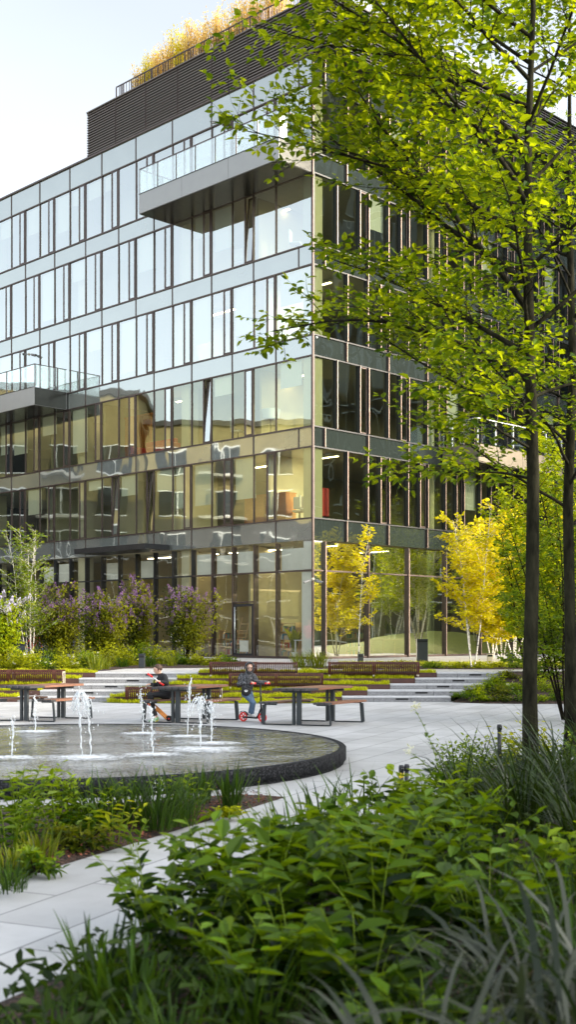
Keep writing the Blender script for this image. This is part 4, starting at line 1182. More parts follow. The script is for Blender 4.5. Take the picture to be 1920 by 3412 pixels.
block('apartment_block', -50, -37.6, 36, 58, 16.6, 'render_beige', 'lower grey apartment block mirrored beside the beige one', '+x', (1.9, 1.7))
block('shade_wing', 26, 40, -24, 28.0, 12.0, 'render_grey', 'unseen low grey wing added beyond the trees to shade the plaza', '-x', (2.2, 1.9), (3.0, 3.6), False)
block('office_tower', 45, 60, 46.5, 96, 47.0, 'tower_dark', 'tall dark office tower mirrored in the side windows', '-x', (1.3, 2.9), (2.6, 3.6), False)
# ------------------------------------------------------------------ trees
class Tree:
    def __init__(s, seed, leafL, leafW, step, spray=0.5, fold=.16, droop=.2):
        s.r = random.Random(seed); s.wood = MB(); s.pos = []; s.dir = []; s.up = []; s.len = []
        s.L = leafL; s.W = leafW; s.step = step; s.fold = fold; s.droop = droop; s.flat = spray
    def line(s, p, d, L, r0, r1, bend, n, jit):
        """a gently wandering limb; bend pulls its direction each step"""
        pts = [Vector(p)]; d = Vector(d).normalized(); dirs = [d.copy()]
        for i in range(n):
            d = (d + Vector(bend)/n + Vector((s.r.gauss(0, jit), s.r.gauss(0, jit), s.r.gauss(0, jit*.7)))).normalized()
            pts.append(pts[-1] + d*(L/n)); dirs.append(d.copy())
        s.wood.tube(pts, [r0 + (r1-r0)*(i/n)**.8 for i in range(n+1)], 8 if r0 > .03 else (5 if r0 > .012 else 4), cap=False)
        return pts, dirs
    def twig(s, p, d, L, r=.004, bend=(0, 0, .1), dens=1.0):
        n = 4
        pts, dirs = s.line(p, d, L, r, .0015, bend, n, .10)
        k = max(2, int(L/s.step*dens)); sg = 1
        for i in range(k):
            t = (i + .6)/k*n; a = min(n-1, int(t)); q = pts[a].lerp(pts[a+1], t-a); dd = dirs[a]
            side = dd.cross(Vector((0, 0, 1)))
            if side.length < .1: side = Vector((1, 0, 0))
            side.normalize(); sg = -sg
            ld = dd*.55 + side*sg*.8 + Vector((s.r.gauss(0, .25), s.r.gauss(0, .25), s.r.gauss(-.12, .28)))
            s.pos.append(q + ld.normalized()*.012); s.dir.append(ld)
            s.up.append(Vector((s.r.gauss(0, s.flat), s.r.gauss(0, s.flat), 1)))
            s.len.append(s.L*s.r.choice((.5, .75, .9, 1.0, 1.1, 1.22))*s.r.uniform(.9, 1.1))
        s.pos.append(pts[-1]); s.dir.append(dirs[-1]); s.up.append(Vector((s.r.gauss(0, .5), s.r.gauss(0, .5), 1))); s.len.append(s.L*.85)
    def limb(s, p, d, L, r, bend=(0, 0, .2), level=0, sub=9, subL=.45, twL=.45, tw=5, start=.22, jit=.07):
        n = 9
        pts, dirs = s.line(p, d, L, r, r*.18, bend, n, jit)
        for i in range(sub):
            t = (start + (1-start)*(i + s.r.random())/sub)*n; a = min(n-1, int(t)); q = pts[a].lerp(pts[a+1], t-a); dd = dirs[a]
            ax = dd.cross(Vector((0, 0, 1))); ax = ax.normalized() if ax.length > .05 else Vector((1, 0, 0))
            up = ax.cross(dd).normalized()
            ang = s.r.choice([-1, 1])*s.r.uniform(.5, 1.15)
            lat = (ax*math.sin(ang)*1.0 + up*s.r.uniform(-.25, .45) + dd*math.cos(ang)).normalized()
            ll = subL*L*(1.15 - .75*t/n)*s.r.uniform(.7, 1.25)
            if level == 0:
                s.limb(q, lat, ll, r*.34*(1.1-.6*t/n), (0, 0, s.r.uniform(-.15, .3)), 1, max(3, int(tw*ll/.9)), .5, twL, tw, .12, .10)
            else:
                s.twig(q, lat, twL*s.r.uniform(.55, 1.25), max(.0025, r*.35), (0, 0, s.r.uniform(-.2, .25)))
        s.twig(pts[-1], dirs[-1], twL*.8)
    def finish(s, root, wood_mat, leaf_m, seed=1, tint=None, name='crown'):
        s.wood.build('trunk', wood_mat, root, True)
        rg = np.random.default_rng(seed)
        P = np.array([tuple(v) for v in s.pos]); D = np.array([tuple(v) for v in s.dir]); U = np.array([tuple(v) for v in s.up]); L = np.array(s.len)
        V, F, T = leaves(P, D, U, L, L*(s.W/s.L), s.fold, s.droop, None, rg)
        return np_object(name, V, F, leaf_m, root, T, False)

# the big beech by the path: slim trunk, rising limbs that fan out
tr = empty('beech_tree', (2.83, 14.0, .08), 0, 'big leafy tree with a thick dark trunk standing in the bed by the plaza', 'tree')
T = Tree(41, .106, .068, .050, .5)
pts = [(0, 0, 0), (.0, 0, .25), (-.01, 0, 1.2), (.02, 0, 2.4), (.03, .0, 3.6), (.0, .02, 4.8), (-.03, .0, 6.2), (-.02, .03, 7.6), (.03, .0, 9.0), (.02, 0, 11.0)]
T.wood.tube(pts, [.150, .098, .084, .078, .072, .064, .052, .042, .030, .010], 14, cap=False)
def at_z(z):
    for a, b in zip(pts[:-1], pts[1:]):
        if a[2] <= z <= b[2]:
            return Vector(a).lerp(Vector(b), (z-a[2])/(b[2]-a[2]))
# (height, azimuth in degrees, rise in degrees, length, radius)
LIMBS = [
 (3.55, 176, 14, 2.5, .020), (3.9, 215, 20, 2.6, .022), (4.15, 168, 26, 3.6, .028), (4.5, 20, 28, 2.2, .024), (4.7, 190, 36, 5.0, .042), (5.0, 150, 34, 4.6, .036),
 (5.2, 250, 34, 3.4, .030), (5.5, 205, 44, 5.2, .042), (5.8, 172, 42, 5.4, .042), (6.0, 330, 36, 2.6, .030), (6.1, 120, 40, 3.8, .030), (6.4, 188, 30, 4.6, .034),
 (6.7, 225, 46, 4.6, .034), (7.0, 160, 48, 5.0, .034), (7.3, 80, 44, 3.2, .028), (7.4, 195, 40, 4.6, .032), (7.7, 290, 44, 3.0, .026), (7.9, 176, 30, 4.4, .030), (8.2, 210, 44, 4.0, .028),
 (8.4, 150, 44, 4.0, .026), (8.7, 185, 38, 4.2, .026), (9.1, 230, 44, 3.2, .022), (9.4, 170, 34, 3.6, .022), (9.8, 200, 40, 3.2, .02), (10.2, 140, 40, 2.6, .018), (10.6, 180, 36, 2.4, .016), (5.3, 350, 40, 3.0, .03), (7.0, 10, 40, 2.6, .026), (8.3, 30, 40, 2.4, .022), (4.3, 240, 24, 2.4, .022)]
for (z, az, el, L, r) in LIMBS:
    a, e = R(az + T.r.uniform(-6, 6)), R(el)
    d = Vector((math.cos(a)*math.cos(e), math.sin(a)*math.cos(e), math.sin(e)))
    T.limb(at_z(z), d, L*((.66 if z < 6.3 else .76) if 120 < az < 260 else 1), r, (0, 0, -.18 if el < 35 else -.30), 0, int(4 + L*2.9), .36, .36, 7, .18)
T.finish(tr, M['bark'], M['leaf_tree'], 3)

# its neighbour behind, at the right edge
tr = empty('beech_tree', (across(1900, 17.2), 17.2, .08), 0, 'second dark trunked tree beside the thick one at the right edge', 'tree', )
T = Tree(77, .105, .068, .055, .5)
pts = [(0, 0, 0), (.02, 0, .6), (.0, 0, 2.0), (-.03, 0, 3.6), (.04, 0, 5.5), (0, .05, 8.0), (.0, 0, 11)]
T.wood.tube(pts, [.11, .09, .082, .076, .06, .04, .012], 12, cap=False)
for k in range(24):
    z = 3.25 + k*.30; a = R(k*137.5 + 20); e = R(T.r.uniform(22, 46))
    if k % 2: a = R(T.r.uniform(140, 250))
    d = Vector((math.cos(a)*math.cos(e), math.sin(a)*math.cos(e), math.sin(e)))
    T.limb(at_z(z), d, T.r.uniform(2.4, 3.8)*(1.05 - .04*k*.6), .030 - .0006*k, (0, 0, -.2), 0, 11, .36, .40, 7, .2)
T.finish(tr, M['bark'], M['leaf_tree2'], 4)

def multi_stem(name, loc, seed, label, cat, stems, H, spread, leafL, leafW, step, wood, leaf, sub, twL, base_r, clear=.25, lean=(0, 0), group=None, subL=.30, tw=4):
    """a tree of several rising stems from one base"""
    root = empty(name, loc, 0, label, cat, group)
    T = Tree(seed, leafL, leafW, step, .6)
    for i in range(stems):
        a = 2*PI*i/stems + T.r.uniform(-.5, .5); sp = spread*T.r.uniform(.5, 1.1) if stems > 1 else 0
        h = H*T.r.uniform(.82, 1.0) if i else H
        d = Vector((math.cos(a)*sp, math.sin(a)*sp, 1)).normalized()
        n = 12
        p, dirs = T.line((math.cos(a)*.06, math.sin(a)*.06, 0), d, h*1.03, base_r*T.r.uniform(.8, 1.1), .006, (lean[0], lean[1], .15), n, .035)
        for k in range(sub):
            t = (clear + (1-clear)*(k + T.r.random())/sub)*n; q_ = min(n-1, int(t)); q = p[q_].lerp(p[q_+1], t-q_)
            b = T.r.uniform(0, 2*PI); el = R(T.r.uniform(25, 58))
            dd = Vector((math.cos(b)*math.cos(el), math.sin(b)*math.cos(el), math.sin(el)))
            LL = H*subL*(1.1 - .75*(t/n - clear)/(1-clear))*T.r.uniform(.55, 1.1)
            T.limb(q, dd, LL, base_r*.32, (lean[0], lean[1], -.25), 1, max(4, int(LL/.085)), .5, twL, tw, .12, .1)
    T.finish(root, wood, leaf, seed)
    return root
b1 = across(1190, 45.2)
multi_stem('birch_tree', (b1, 45.2, zt(45)), 5, 'single slim birch with golden leaves bending right in front of the corner shop window', 'tree', 1, 4.75, 0, .145, .11, .055, M['birch'], M['leaf_birch'], 26, .26, .030, .24, (.22, 0), subL=.155)
multi_stem('birch_tree', (across(1576, 38.2), 38.2, zt(38)), 6, 'three stemmed golden birch in front of the side shop windows', 'tree', 3, 4.9, .17, .14, .11, .048, M['birch'], M['leaf_birch'], 20, .30, .030, .24, (.06, 0), subL=.24)
multi_stem('birch_tree', (across(1716, 45.5), 45.5, zt(45)), 8, 'golden birch with white stems close behind the thick trunk', 'tree', 4, 5.8, .24, .15, .115, .055, M['birch'], M['leaf_birch'], 24, .34, .032, .18, (-.02, 0), subL=.28)
multi_stem('birch_tree', (across(1640, 48.5), 48.5, zt(47)), 9, 'golden birch nearest the facade, between two other birches', 'tree', 4, 5.4, .25, .15, .115, .055, M['birch'], M['leaf_birch'], 24, .34, .030, .16, (0, 0), subL=.30)
multi_stem('birch_tree', (across(1672, 43), 43, zt(43)), 31, 'bushy golden birch directly left of the thick trunk', 'tree', 4, 4.6, .26, .15, .115, .05, M['birch'], M['leaf_birch'], 24, .34, .028, .14, (0, 0), subL=.28)
multi_stem('birch_tree', (across(99, 42), 42, zt(42)), 10, 'slender green birch with white stems before the left facade', 'tree', 5, 4.6, .12, .095, .07, .045, M['birch'], M['leaf_greenbirch'], 20, .28, .024, .16, (0, 0), subL=.22)
for i, (x, y, s) in enumerate([(14.5, 53.0, 8.3), (20, 54.0, 6.0), (22.0, 57.5, 7.5), (28, 52, 7), (18, 56.5, 5.2), (26, 53, 6.2), (31, 54, 8)]):
    multi_stem('birch_tree', (x, y, .81), 12+i, ['broad fan of white birch stems mirrored in the side shop window', 'small birch mirrored beside the white fan of stems', 'leafy birch mirrored at the edge of the mound', 'tall birch mirrored far behind the mound', 'low birch mirrored behind the white fan of stems', 'birch mirrored left of the white fan', 'distant birch mirrored above the mound'][i], 'tree', 6 if i == 0 else 3, s, .30 if i == 0 else .2, .13, .10, .085, M['birch'], M['leaf_lime'], 26 if i == 0 else 17, .40, .055 if i == 0 else .04, .30, (0, 0), subL=.22)
# fresh green tree and the many stemmed hornbeam on the right
multi_stem('lime_tree', (across(1752, 40), 40, zt(40)), 21, 'fresh light green tree rising behind the golden birches beside the thick trunk', 'tree', 4, 6.6, .18, .15, .12, .065, M['twig'], M['leaf_lime'], 22, .36, .045, .12, (0, 0), subL=.26)
multi_stem('lime_tree', (across(1905, 36), 36, zt(36)), 22, 'light green tree behind the second dark trunk', 'tree', 4, 7.4, .2, .15, .12, .07, M['twig'], M['leaf_lime'], 22, .38, .045, .1, (0, 0), subL=.28)
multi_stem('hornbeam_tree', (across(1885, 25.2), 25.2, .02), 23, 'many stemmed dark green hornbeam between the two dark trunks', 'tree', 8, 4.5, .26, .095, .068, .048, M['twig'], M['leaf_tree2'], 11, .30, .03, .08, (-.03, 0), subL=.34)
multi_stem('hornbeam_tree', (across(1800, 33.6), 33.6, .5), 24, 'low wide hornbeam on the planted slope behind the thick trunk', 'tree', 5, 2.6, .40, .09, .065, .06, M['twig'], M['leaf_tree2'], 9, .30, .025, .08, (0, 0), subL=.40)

# ------------------------------------------------------------------ lilac bushes
def lilac(loc, W, H, seed, label, leaf, flower, nleaf=1700, nfl=46, dense=1.0):
    nleaf = int(nleaf*1.9); nfl = int(nfl*1.7)
    root = empty('lilac_bush', loc, 0, label, 'bush', 'lilac bushes in front of the left facade')
    r = random.Random(seed); rg = np.random.default_rng(seed)
    wood = MB(); tips = []; P = []; D = []
    for i in range(11):
        a = r.uniform(0, 2*PI); sp = W/2*r.uniform(.1, 1.0); h = H*r.uniform(.62, 1.0)*(1.02 - .28*(sp/(W/2))**2)
        p = [Vector((math.cos(a)*.08, math.sin(a)*.08, 0))]
        for k in range(1, 7):
            t = k/6; p.append(Vector((math.cos(a)*sp*t**1.3 + r.gauss(0, .04), math.sin(a)*sp*t**1.3*.8 + r.gauss(0, .04), h*t)))
        wood.tube(p, [.026*(1-.75*k/6) for k in range(7)], 6, cap=False)
        for k in range(2, 7):
            for m in range(4):
                b = r.uniform(0, 2*PI); L = r.uniform(.22, .58)*W/2; e = r.uniform(-.2, .9)
                q = p[k] + Vector((math.cos(b)*math.cos(e), math.sin(b)*math.cos(e), math.sin(e)))*L
                wood.tube([p[k], p[k].lerp(q, .5) + Vector((0, 0, .03)), q], [.009, .006, .003], 4, cap=False)
                tips.append(q)
    wood.build('stem', M['twig'], root, True)
    S = Soup()
    base = np.array([tuple(t) for t in tips]); idx = rg.integers(0, len(base), nleaf)
    pos = base[idx] + rg.normal(0, .13, (nleaf, 3))*[1, 1, .8]
    lit = np.clip((pos[:, 0])/W + .45 + rg.normal(0, .25, nleaf), 0, 1)  # leaves tinted paler towards the sunny side, sunlight put into the colour
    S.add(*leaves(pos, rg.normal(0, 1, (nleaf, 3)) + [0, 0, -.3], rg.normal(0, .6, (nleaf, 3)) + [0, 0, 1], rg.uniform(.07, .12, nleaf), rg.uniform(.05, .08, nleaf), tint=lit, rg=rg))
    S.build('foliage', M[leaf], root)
    S = Soup(); high = sorted(tips, key=lambda q: -(q.z + r.uniform(0, H*.35) + .25*math.hypot(q.x, q.y)))[:nfl]
    for q in high:
        k = 54; L = r.uniform(.20, .34); ax = Vector((r.gauss(0, .35), r.gauss(0, .35), 1)).normalized()
        t = rg.random(k); ang = rg.random(k)*2*PI; rad = .065*(1-t)**.7 + .008
        x = ax.cross(Vector((1, 0, 0))).normalized(); y = ax.cross(x)
        c = np.array(q) + t[:, None]*L*np.array(ax) + (np.cos(ang)*rad)[:, None]*np.array(x) + (np.sin(ang)*rad)[:, None]*np.array(y)
        S.add(*leaves(c, c - np.array(q) + rg.normal(0, .05, (k, 3)), rg.normal(0, 1, (k, 3)), rg.uniform(.022, .038, k), rg.uniform(.02, .034, k), fold=.3, rg=rg))
    S.build('blossom', M[flower], root)
    return root
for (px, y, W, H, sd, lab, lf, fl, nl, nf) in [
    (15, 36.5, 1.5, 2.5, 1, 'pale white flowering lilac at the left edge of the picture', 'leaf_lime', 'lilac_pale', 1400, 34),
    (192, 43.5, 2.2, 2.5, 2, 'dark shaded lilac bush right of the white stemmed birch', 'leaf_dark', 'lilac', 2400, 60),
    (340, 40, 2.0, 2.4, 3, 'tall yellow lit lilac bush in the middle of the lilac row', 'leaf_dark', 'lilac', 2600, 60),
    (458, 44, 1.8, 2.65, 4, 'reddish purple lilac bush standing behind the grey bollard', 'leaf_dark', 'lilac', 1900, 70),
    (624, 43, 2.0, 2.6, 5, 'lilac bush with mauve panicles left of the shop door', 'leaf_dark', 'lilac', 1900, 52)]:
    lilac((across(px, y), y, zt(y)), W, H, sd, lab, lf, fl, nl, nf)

# ------------------------------------------------------------------ perennials
def broad_clump(name, x, y, z, H, seed, label, stems=9, leafL=.14, mat='leaf_seal', group=None, flower=0, spread=.32, cat='plant', wid=.46):
    """arching stems with alternate broad leaves (solomon's seal habit)"""
    root = empty(name, (x, y, z), 0, label, cat, group)
    r = random.Random(seed); rg = np.random.default_rng(seed)
    st = MB(); P = []; D = []; U = []; LL = []; fl = []
    for i in range(stems):
        a = r.uniform(0, 2*PI); b0 = r.uniform(0, spread*.5); L = H*r.uniform(.9, 1.25); tl = r.uniform(.05, .30); cu = r.uniform(.5, 1.25)
        p = Vector((math.cos(a)*b0, math.sin(a)*b0, 0)); q = [p]; ds = []
        n = 9
        for k in range(n):
            an = tl + cu*(k/n)**1.5
            d = Vector((math.cos(a)*math.sin(an), math.sin(a)*math.sin(an), math.cos(an))); ds.append(d)
            p = p + d*L/n; q.append(p)
        st.tube(q, [.0055*(1-.6*k/n) for k in range(n+1)], 5, cap=False)
        m = int(L*.85/.050)
        for k in range(m):
            t = (.13 + .87*k/m)*n; s_ = min(n-1, int(t)); c = q[s_].lerp(q[s_+1], t-s_); d = ds[s_]
            side = Vector((-math.sin(a), math.cos(a), 0))*(1 if k % 2 else -1)
            up = Vector((0, 0, 1))
            P.append(c); D.append(d*.45 + side*.85 + Vector((r.gauss(0, .22), r.gauss(0, .22), r.gauss(-.05, .25)))); U.append(up*1.0 + Vector((r.gauss(0, .3), r.gauss(0, .3), 0)))
            LL.append(leafL*r.uniform(.7, 1.15)*(1.0 if t < n*.8 else .7))
        if i < flower: fl.append(q[-1])
    st.build('stem', M['leaf_fresh'], root, True)
    LL = np.array(LL)
    V, F, T = leaves([tuple(v) for v in P], [tuple(v) for v in D], [tuple(v) for v in U], LL, LL*wid, .14, .22, np.clip(np.array([v.z for v in P])/H*1.05 + rg.normal(0, .20, len(P)) - .38, 0, 1), rg)  # bright young leaves on top; shade inside the clump put into the tint
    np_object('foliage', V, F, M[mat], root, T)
    if fl:
        S = Soup()
        for q in fl:
            k = 26; c = np.array(q) + rg.normal(0, .018, (k, 3)) + [0, 0, .02]
            S.add(*leaves(c, rg.normal(0, 1, (k, 3)), rg.normal(0, 1, (k, 3)), rg.uniform(.02, .035, k), rg.uniform(.012, .02, k), rg=rg))
        S.build('blossom', M['petal'], root)
    return root
def grass_clump(name, x, y, z, H, seed, label, n=110, mat='blade', w=.012, spread=.16, curl=(.5, 1.9), tilt=(0, .5), group=None, cat='grass clump', seg=7):
    root = empty(name, (x, y, z), 0, label, cat, group); root['kind'] = 'thing'
    rg = np.random.default_rng(seed)
    az = rg.uniform(0, 2*PI, n); rad = spread*np.sqrt(rg.random(n))
    base = np.stack([np.cos(az)*rad, np.sin(az)*rad, np.zeros(n)], 1)
    L = H*rg.uniform(.65, 1.35, n)
    V, F, T = blades(base, az + rg.normal(0, .7, n), rg.uniform(tilt[0], tilt[1], n), L, w*rg.uniform(.7, 1.3, n), rg.uniform(curl[0], curl[1], n), seg, rg=rg)
    np_object('blades', V, F, M[mat], root, T, True)
    return root
def leafy_mound(name, x, y, z, W, H, seed, label, mat='leaf_fresh', n=420, leafL=.05, wid=.55, group=None, cat='plant', flowers=None, nf=0):
    root = empty(name, (x, y, z), 0, label, cat, group)
    r = random.Random(seed); rg = np.random.default_rng(seed)
    k = max(7, int(W*16)); hub = rg.normal(0, 1, (k, 3)); hub[:, 2] = np.abs(hub[:, 2])
    hub = unit(hub)*rg.uniform(.45, 1.0, (k, 1))*[W/2, W/2, H*rg.uniform(.8, 1.0)]
    st = MB()
    for h in hub: st.tube([(h[0]*.15, h[1]*.15, 0), (h[0]*.6, h[1]*.6, h[2]*.6), tuple(h)], [.007, .005, .002], 4, cap=False)
    st.build('stem', M['twig'], root, True)
    i = rg.integers(0, k, n); f = rg.uniform(.45, 1.08, n)[:, None]
    pos = hub[i]*f + rg.normal(0, 1, (n, 3))*[W*.085, W*.085, H*.07]; pos[:, 2] = np.maximum(pos[:, 2], .015)
    dr = pos*[1, 1, .5] + rg.normal(0, .35*W, (n, 3))*[1, 1, .6]
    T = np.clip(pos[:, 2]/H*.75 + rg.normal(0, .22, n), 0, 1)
    V, F, T = leaves(pos, dr, rg.normal(0, .45, (n, 3)) + [0, 0, 1], leafL*rg.uniform(.6, 1.3, n), leafL*wid*rg.uniform(.7, 1.2, n), .15, .2, T, rg)
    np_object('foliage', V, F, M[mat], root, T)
    if flowers:
        S = Soup()
        for q in range(nf):
            h = hub[rg.integers(0, k)]*1.06 + rg.normal(0, .03, 3); m = 14
            c = h + rg.normal(0, .012, (m, 3)) + [0, 0, .02]
            S.add(*leaves(c, rg.normal(0, 1, (m, 3)) + [0, 0, .5], rg.normal(0, 1, (m, 3)), rg.uniform(.025, .05, m), rg.uniform(.015, .03, m), rg=rg))
        S.build('blossom', M[flowers], root)
    return root

# ---- foreground bed on the right of the path
pr = random.Random(99)
G1 = 'broad leaved arching plants in the foreground bed'
fg = [ # x, y, height, stems, leaf length, label, flowers
 (-.80, 6.95, .50, 8, .12, 'broad leaved plant leaning furthest over the pale path', 0),
 (-.52, 6.2, .52, 8, .12, 'low broad leaved plant at the path edge near the dark sword grass', 0),
 (-.42, 7.4, .66, 11, .135, 'broad leaved plant just behind the one leaning over the path', 0),
 (-.12, 6.6, .66, 11, .14, 'broad leaved plant in the middle of the lower path edge', 0),
 (.06, 7.6, .72, 12, .145, 'dense broad leaved plant in the heart of the foreground bed', 0),
 (.18, 8.6, .74, 11, .14, 'broad leaved plant with cream flower tips beside the path bend', 3),
 (.45, 6.2, .62, 11, .15, 'large leaved plant in front of the heart of the bed', 0),
 (.62, 7.1, .76, 12, .15, 'tall large leaved plant at the centre of the foreground bed', 0),
 (.62, 8.3, .80, 12, .145, 'tall broad leaved plant behind the centre of the bed', 2),
 (.72, 9.4, .78, 12, .14, 'broad leaved plant below the short black light tubes', 2),
 (1.05, 7.6, .80, 12, .145, 'broad leaved plant beside the long stem with a pale flower', 0),
 (1.12, 8.7, .86, 12, .14, 'broad leaved plant with a tall pale flower spike', 4),
 (1.18, 10.2, .84, 11, .135, 'bright broad leaved plant next to the yellow flowers', 1),
 (1.45, 9.4, .78, 11, .135, 'broad leaved plant against the big dark grass clump', 0),
 (1.05, 6.3, .55, 9, .13, 'low broad leaved plant above the silver grey grass', 0),
 (1.55, 7.4, .62, 10, .12, 'fresh green broad leaved plant below the big dark grass clump', 0),
 (.95, 11.4, .60, 9, .12, 'broad leaved plant at the narrow end of the foreground bed', 1),
 (2.0, 8.1, .62, 10, .11, 'yellow green plant at the right edge under the dark grass clump', 0),
 (.02, 5.75, .46, 9, .14, 'low broad leaved plant in front of the lower path edge plants', 0),
 (.32, 5.45, .46, 9, .14, 'low large leaved plant between the fine grass and the large leaved plants', 0),
 (-.22, 5.55, .40, 8, .13, 'low dark leaved plant behind the fine grass at the bottom', 0),
 (.55, 4.75, .36, 8, .13, 'small broad leaved plant beside the silver grey tussock at the bottom', 0),
 (.2, 9.7, .55, 8, .12, 'low broad leaved plant with a cream flower at the path edge', 2),
]
for i, (x, y, H, st, LL, lab, nf) in enumerate(fg):
    H *= .70 if y > 8 else (.84 if y > 7 else 1)
    broad_clump('broadleaf_plant', x, y, .08, H, 200+i, lab, st+5, LL*1.28, 'leaf_seal' if i not in (15, 17, 12) else 'leaf_fresh', G1, 0, .36, wid=.50)
# a single tall stem with a pale flower
broad_clump('flowering_plant', 1.36, 10.0, .1, 1.05, 300, 'single tall stem with a blurred white flower above the foreground leaves', 2, .12, 'leaf_seal', None, 2, .04)
leafy_mound('flowering_plant', across(1345, 11.6), 11.6, .08, .36, .52, 301, 'small plant with bright yellow flowers beside the black light tubes', 'leaf_fresh', 160, .05, .5, None, 'plant', 'petal_yellow', 7)
G2 = 'strap leaved grass clumps in the foreground bed'
gr_ = [ # x, y, H, n, mat, w, curl, label
 (-.90, 5.85, .30, 80, 'blade', .020, (.2, .9), 'dark sword grass tuft beside the pale path, nearest the bottom left'),
 (-.72, 5.45, .30, 90, 'blade', .018, (.2, 1.0), 'upright dark green grass tuft below the leaning broad leaves'),
 (-.92, 4.9, .22, 90, 'blade', .014, (.3, 1.2), 'fine dark grass at the very bottom left'),
 (-.45, 4.75, .30, 100, 'blade', .011, (.3, 1.3), 'fine green grass tuft left of the silver grey grass'),
 (-.15, 5.2, .32, 90, 'blade', .011, (.3, 1.3), 'fine green grass tuft under the low broad leaves'),
 (-.62, 4.2, .22, 110, 'blade', .012, (.4, 1.5), 'blurred dark grass at the bottom edge, left part'),
 (-.15, 4.05, .28, 90, 'blade', .013, (.5, 1.7), 'blurred dark grass at the bottom edge, middle part'),
 (.30, 4.5, .34, 80, 'blade', .013, (.5, 1.7), 'dark arching grass in front of the large leaved plants'),
 (.62, 5.1, .38, 80, 'blade', .013, (.5, 1.7), 'dark arching grass left of the silver grey tussock'),
 (.45, 3.9, .62, 50, 'blade_grey', .028, (1.1, 2.4), 'silver grey grass tuft at the bottom edge'),
 (.98, 4.25, .80, 46, 'blade_grey', .030, (1.6, 2.9), 'broad silver grey grass tussock at the bottom right'),
 (1.02, 5.2, .66, 60, 'blade_grey', .024, (1.6, 2.8), 'silver grey arching grass behind the broad grey tussock'),
 (1.25, 4.6, .80, 42, 'blade_grey', .028, (1.6, 2.9), 'grey bladed grass leaning in from the right edge'),
 (1.35, 5.6, .50, 110, 'blade', .012, (.6, 1.8), 'green arching grass behind the grey grass at the right edge'),
 (.86, 3.4, .62, 40, 'blade_grey', .026, (1.6, 2.9), 'nearest blurred grey grass at the bottom right corner'),
 (1.55, 6.4, .52, 120, 'blade', .011, (.5, 1.6), 'fine mid green grass at the right edge of the bed'),
 (1.25, 6.9, .50, 110, 'blade', .011, (.5, 1.6), 'fine grass between the fresh leaves and the right edge'),
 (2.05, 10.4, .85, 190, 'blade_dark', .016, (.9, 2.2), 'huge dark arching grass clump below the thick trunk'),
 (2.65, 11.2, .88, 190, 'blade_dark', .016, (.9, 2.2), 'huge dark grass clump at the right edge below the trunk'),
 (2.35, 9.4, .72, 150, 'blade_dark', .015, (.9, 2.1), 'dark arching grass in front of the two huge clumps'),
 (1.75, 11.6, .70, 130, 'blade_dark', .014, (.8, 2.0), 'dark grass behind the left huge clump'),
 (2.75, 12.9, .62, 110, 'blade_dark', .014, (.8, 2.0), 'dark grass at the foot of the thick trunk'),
 (.28, 10.6, .42, 26, 'blade', .022, (.1, .7), 'few thin dark sword leaves poking up beside the path bend'),
 (.02, 9.2, .42, 30, 'blade', .020, (.1, .8), 'thin dark sword leaves at the middle of the path edge'),
 (.62, 11.0, .45, 30, 'blade', .020, (.2, .9), 'dark sword leaves at the tip of the foreground bed'),
 (3.4, 13.2, .8, 120, 'blade', .015, (.8, 2.0), 'dark grass under the second trunk at the right edge'),
]
for i, (x, y, H, n, m, w, cu, lab) in enumerate(gr_):
    grass_clump('grass_clump', x, y, .07, H*1.15, 400+i, lab, n, m, w, .12 + H*.12, cu, (0, .55), G2)
G3 = 'leafy bushes at the far end of the foreground bed'
for i, (x, y, W, H, mt, lab) in enumerate([
    (2.10, 14.6, .8, .62, 'leaf_fresh', 'sunny yellow green bush left of the trunk base'), (2.45, 15.6, .9, .55, 'leaf_fresh', 'yellow green bush behind the slim light post'),
    (3.1, 15.2, 1.0, .70, 'leaf_yellow', 'bright bush right of the trunk base'), (3.7, 14.6, 1.0, .75, 'leaf_fresh', 'bright bush between the two dark trunks'),
    (1.9, 13.2, .7, .55, 'leaf_fresh', 'small leaved bush below the slim light post'), (3.2, 16.2, .9, .5, 'leaf_lime', 'low bush at the far rim of the bed by the trunk'),
    (4.3, 16.0, 1.1, .8, 'leaf_lime', 'green bush under the second dark trunk'), (2.5, 12.6, .8, .5, 'leaf_seal', 'dark bush at the front of the trunk base')]):
    leafy_mound('leafy_bush', x, y, .06, W, H, 500+i, lab, mt, 620, .065, .55, G3, 'bush')
# low understorey so that no bare soil shows between the foreground clumps
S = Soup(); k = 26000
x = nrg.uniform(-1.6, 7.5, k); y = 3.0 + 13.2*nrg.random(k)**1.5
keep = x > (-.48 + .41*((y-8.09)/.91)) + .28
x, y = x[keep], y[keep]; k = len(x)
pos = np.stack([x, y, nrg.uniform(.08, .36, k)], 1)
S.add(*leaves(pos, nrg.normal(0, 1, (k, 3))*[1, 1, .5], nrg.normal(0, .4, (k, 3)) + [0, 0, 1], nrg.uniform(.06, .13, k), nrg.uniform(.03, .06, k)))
M['leaf_low'] = leaf_mat('shaded ground cover leaf', (.005,.014,.001), (.030,.060,.004), (.03,.06,.003), (.10,.15,.006), .25, .5, .15)  # shade between the clumps put into the leaf colour
tag(S.build('ground_cover', M['leaf_low']), 'low dark ground cover under the foreground plants', kind='stuff')

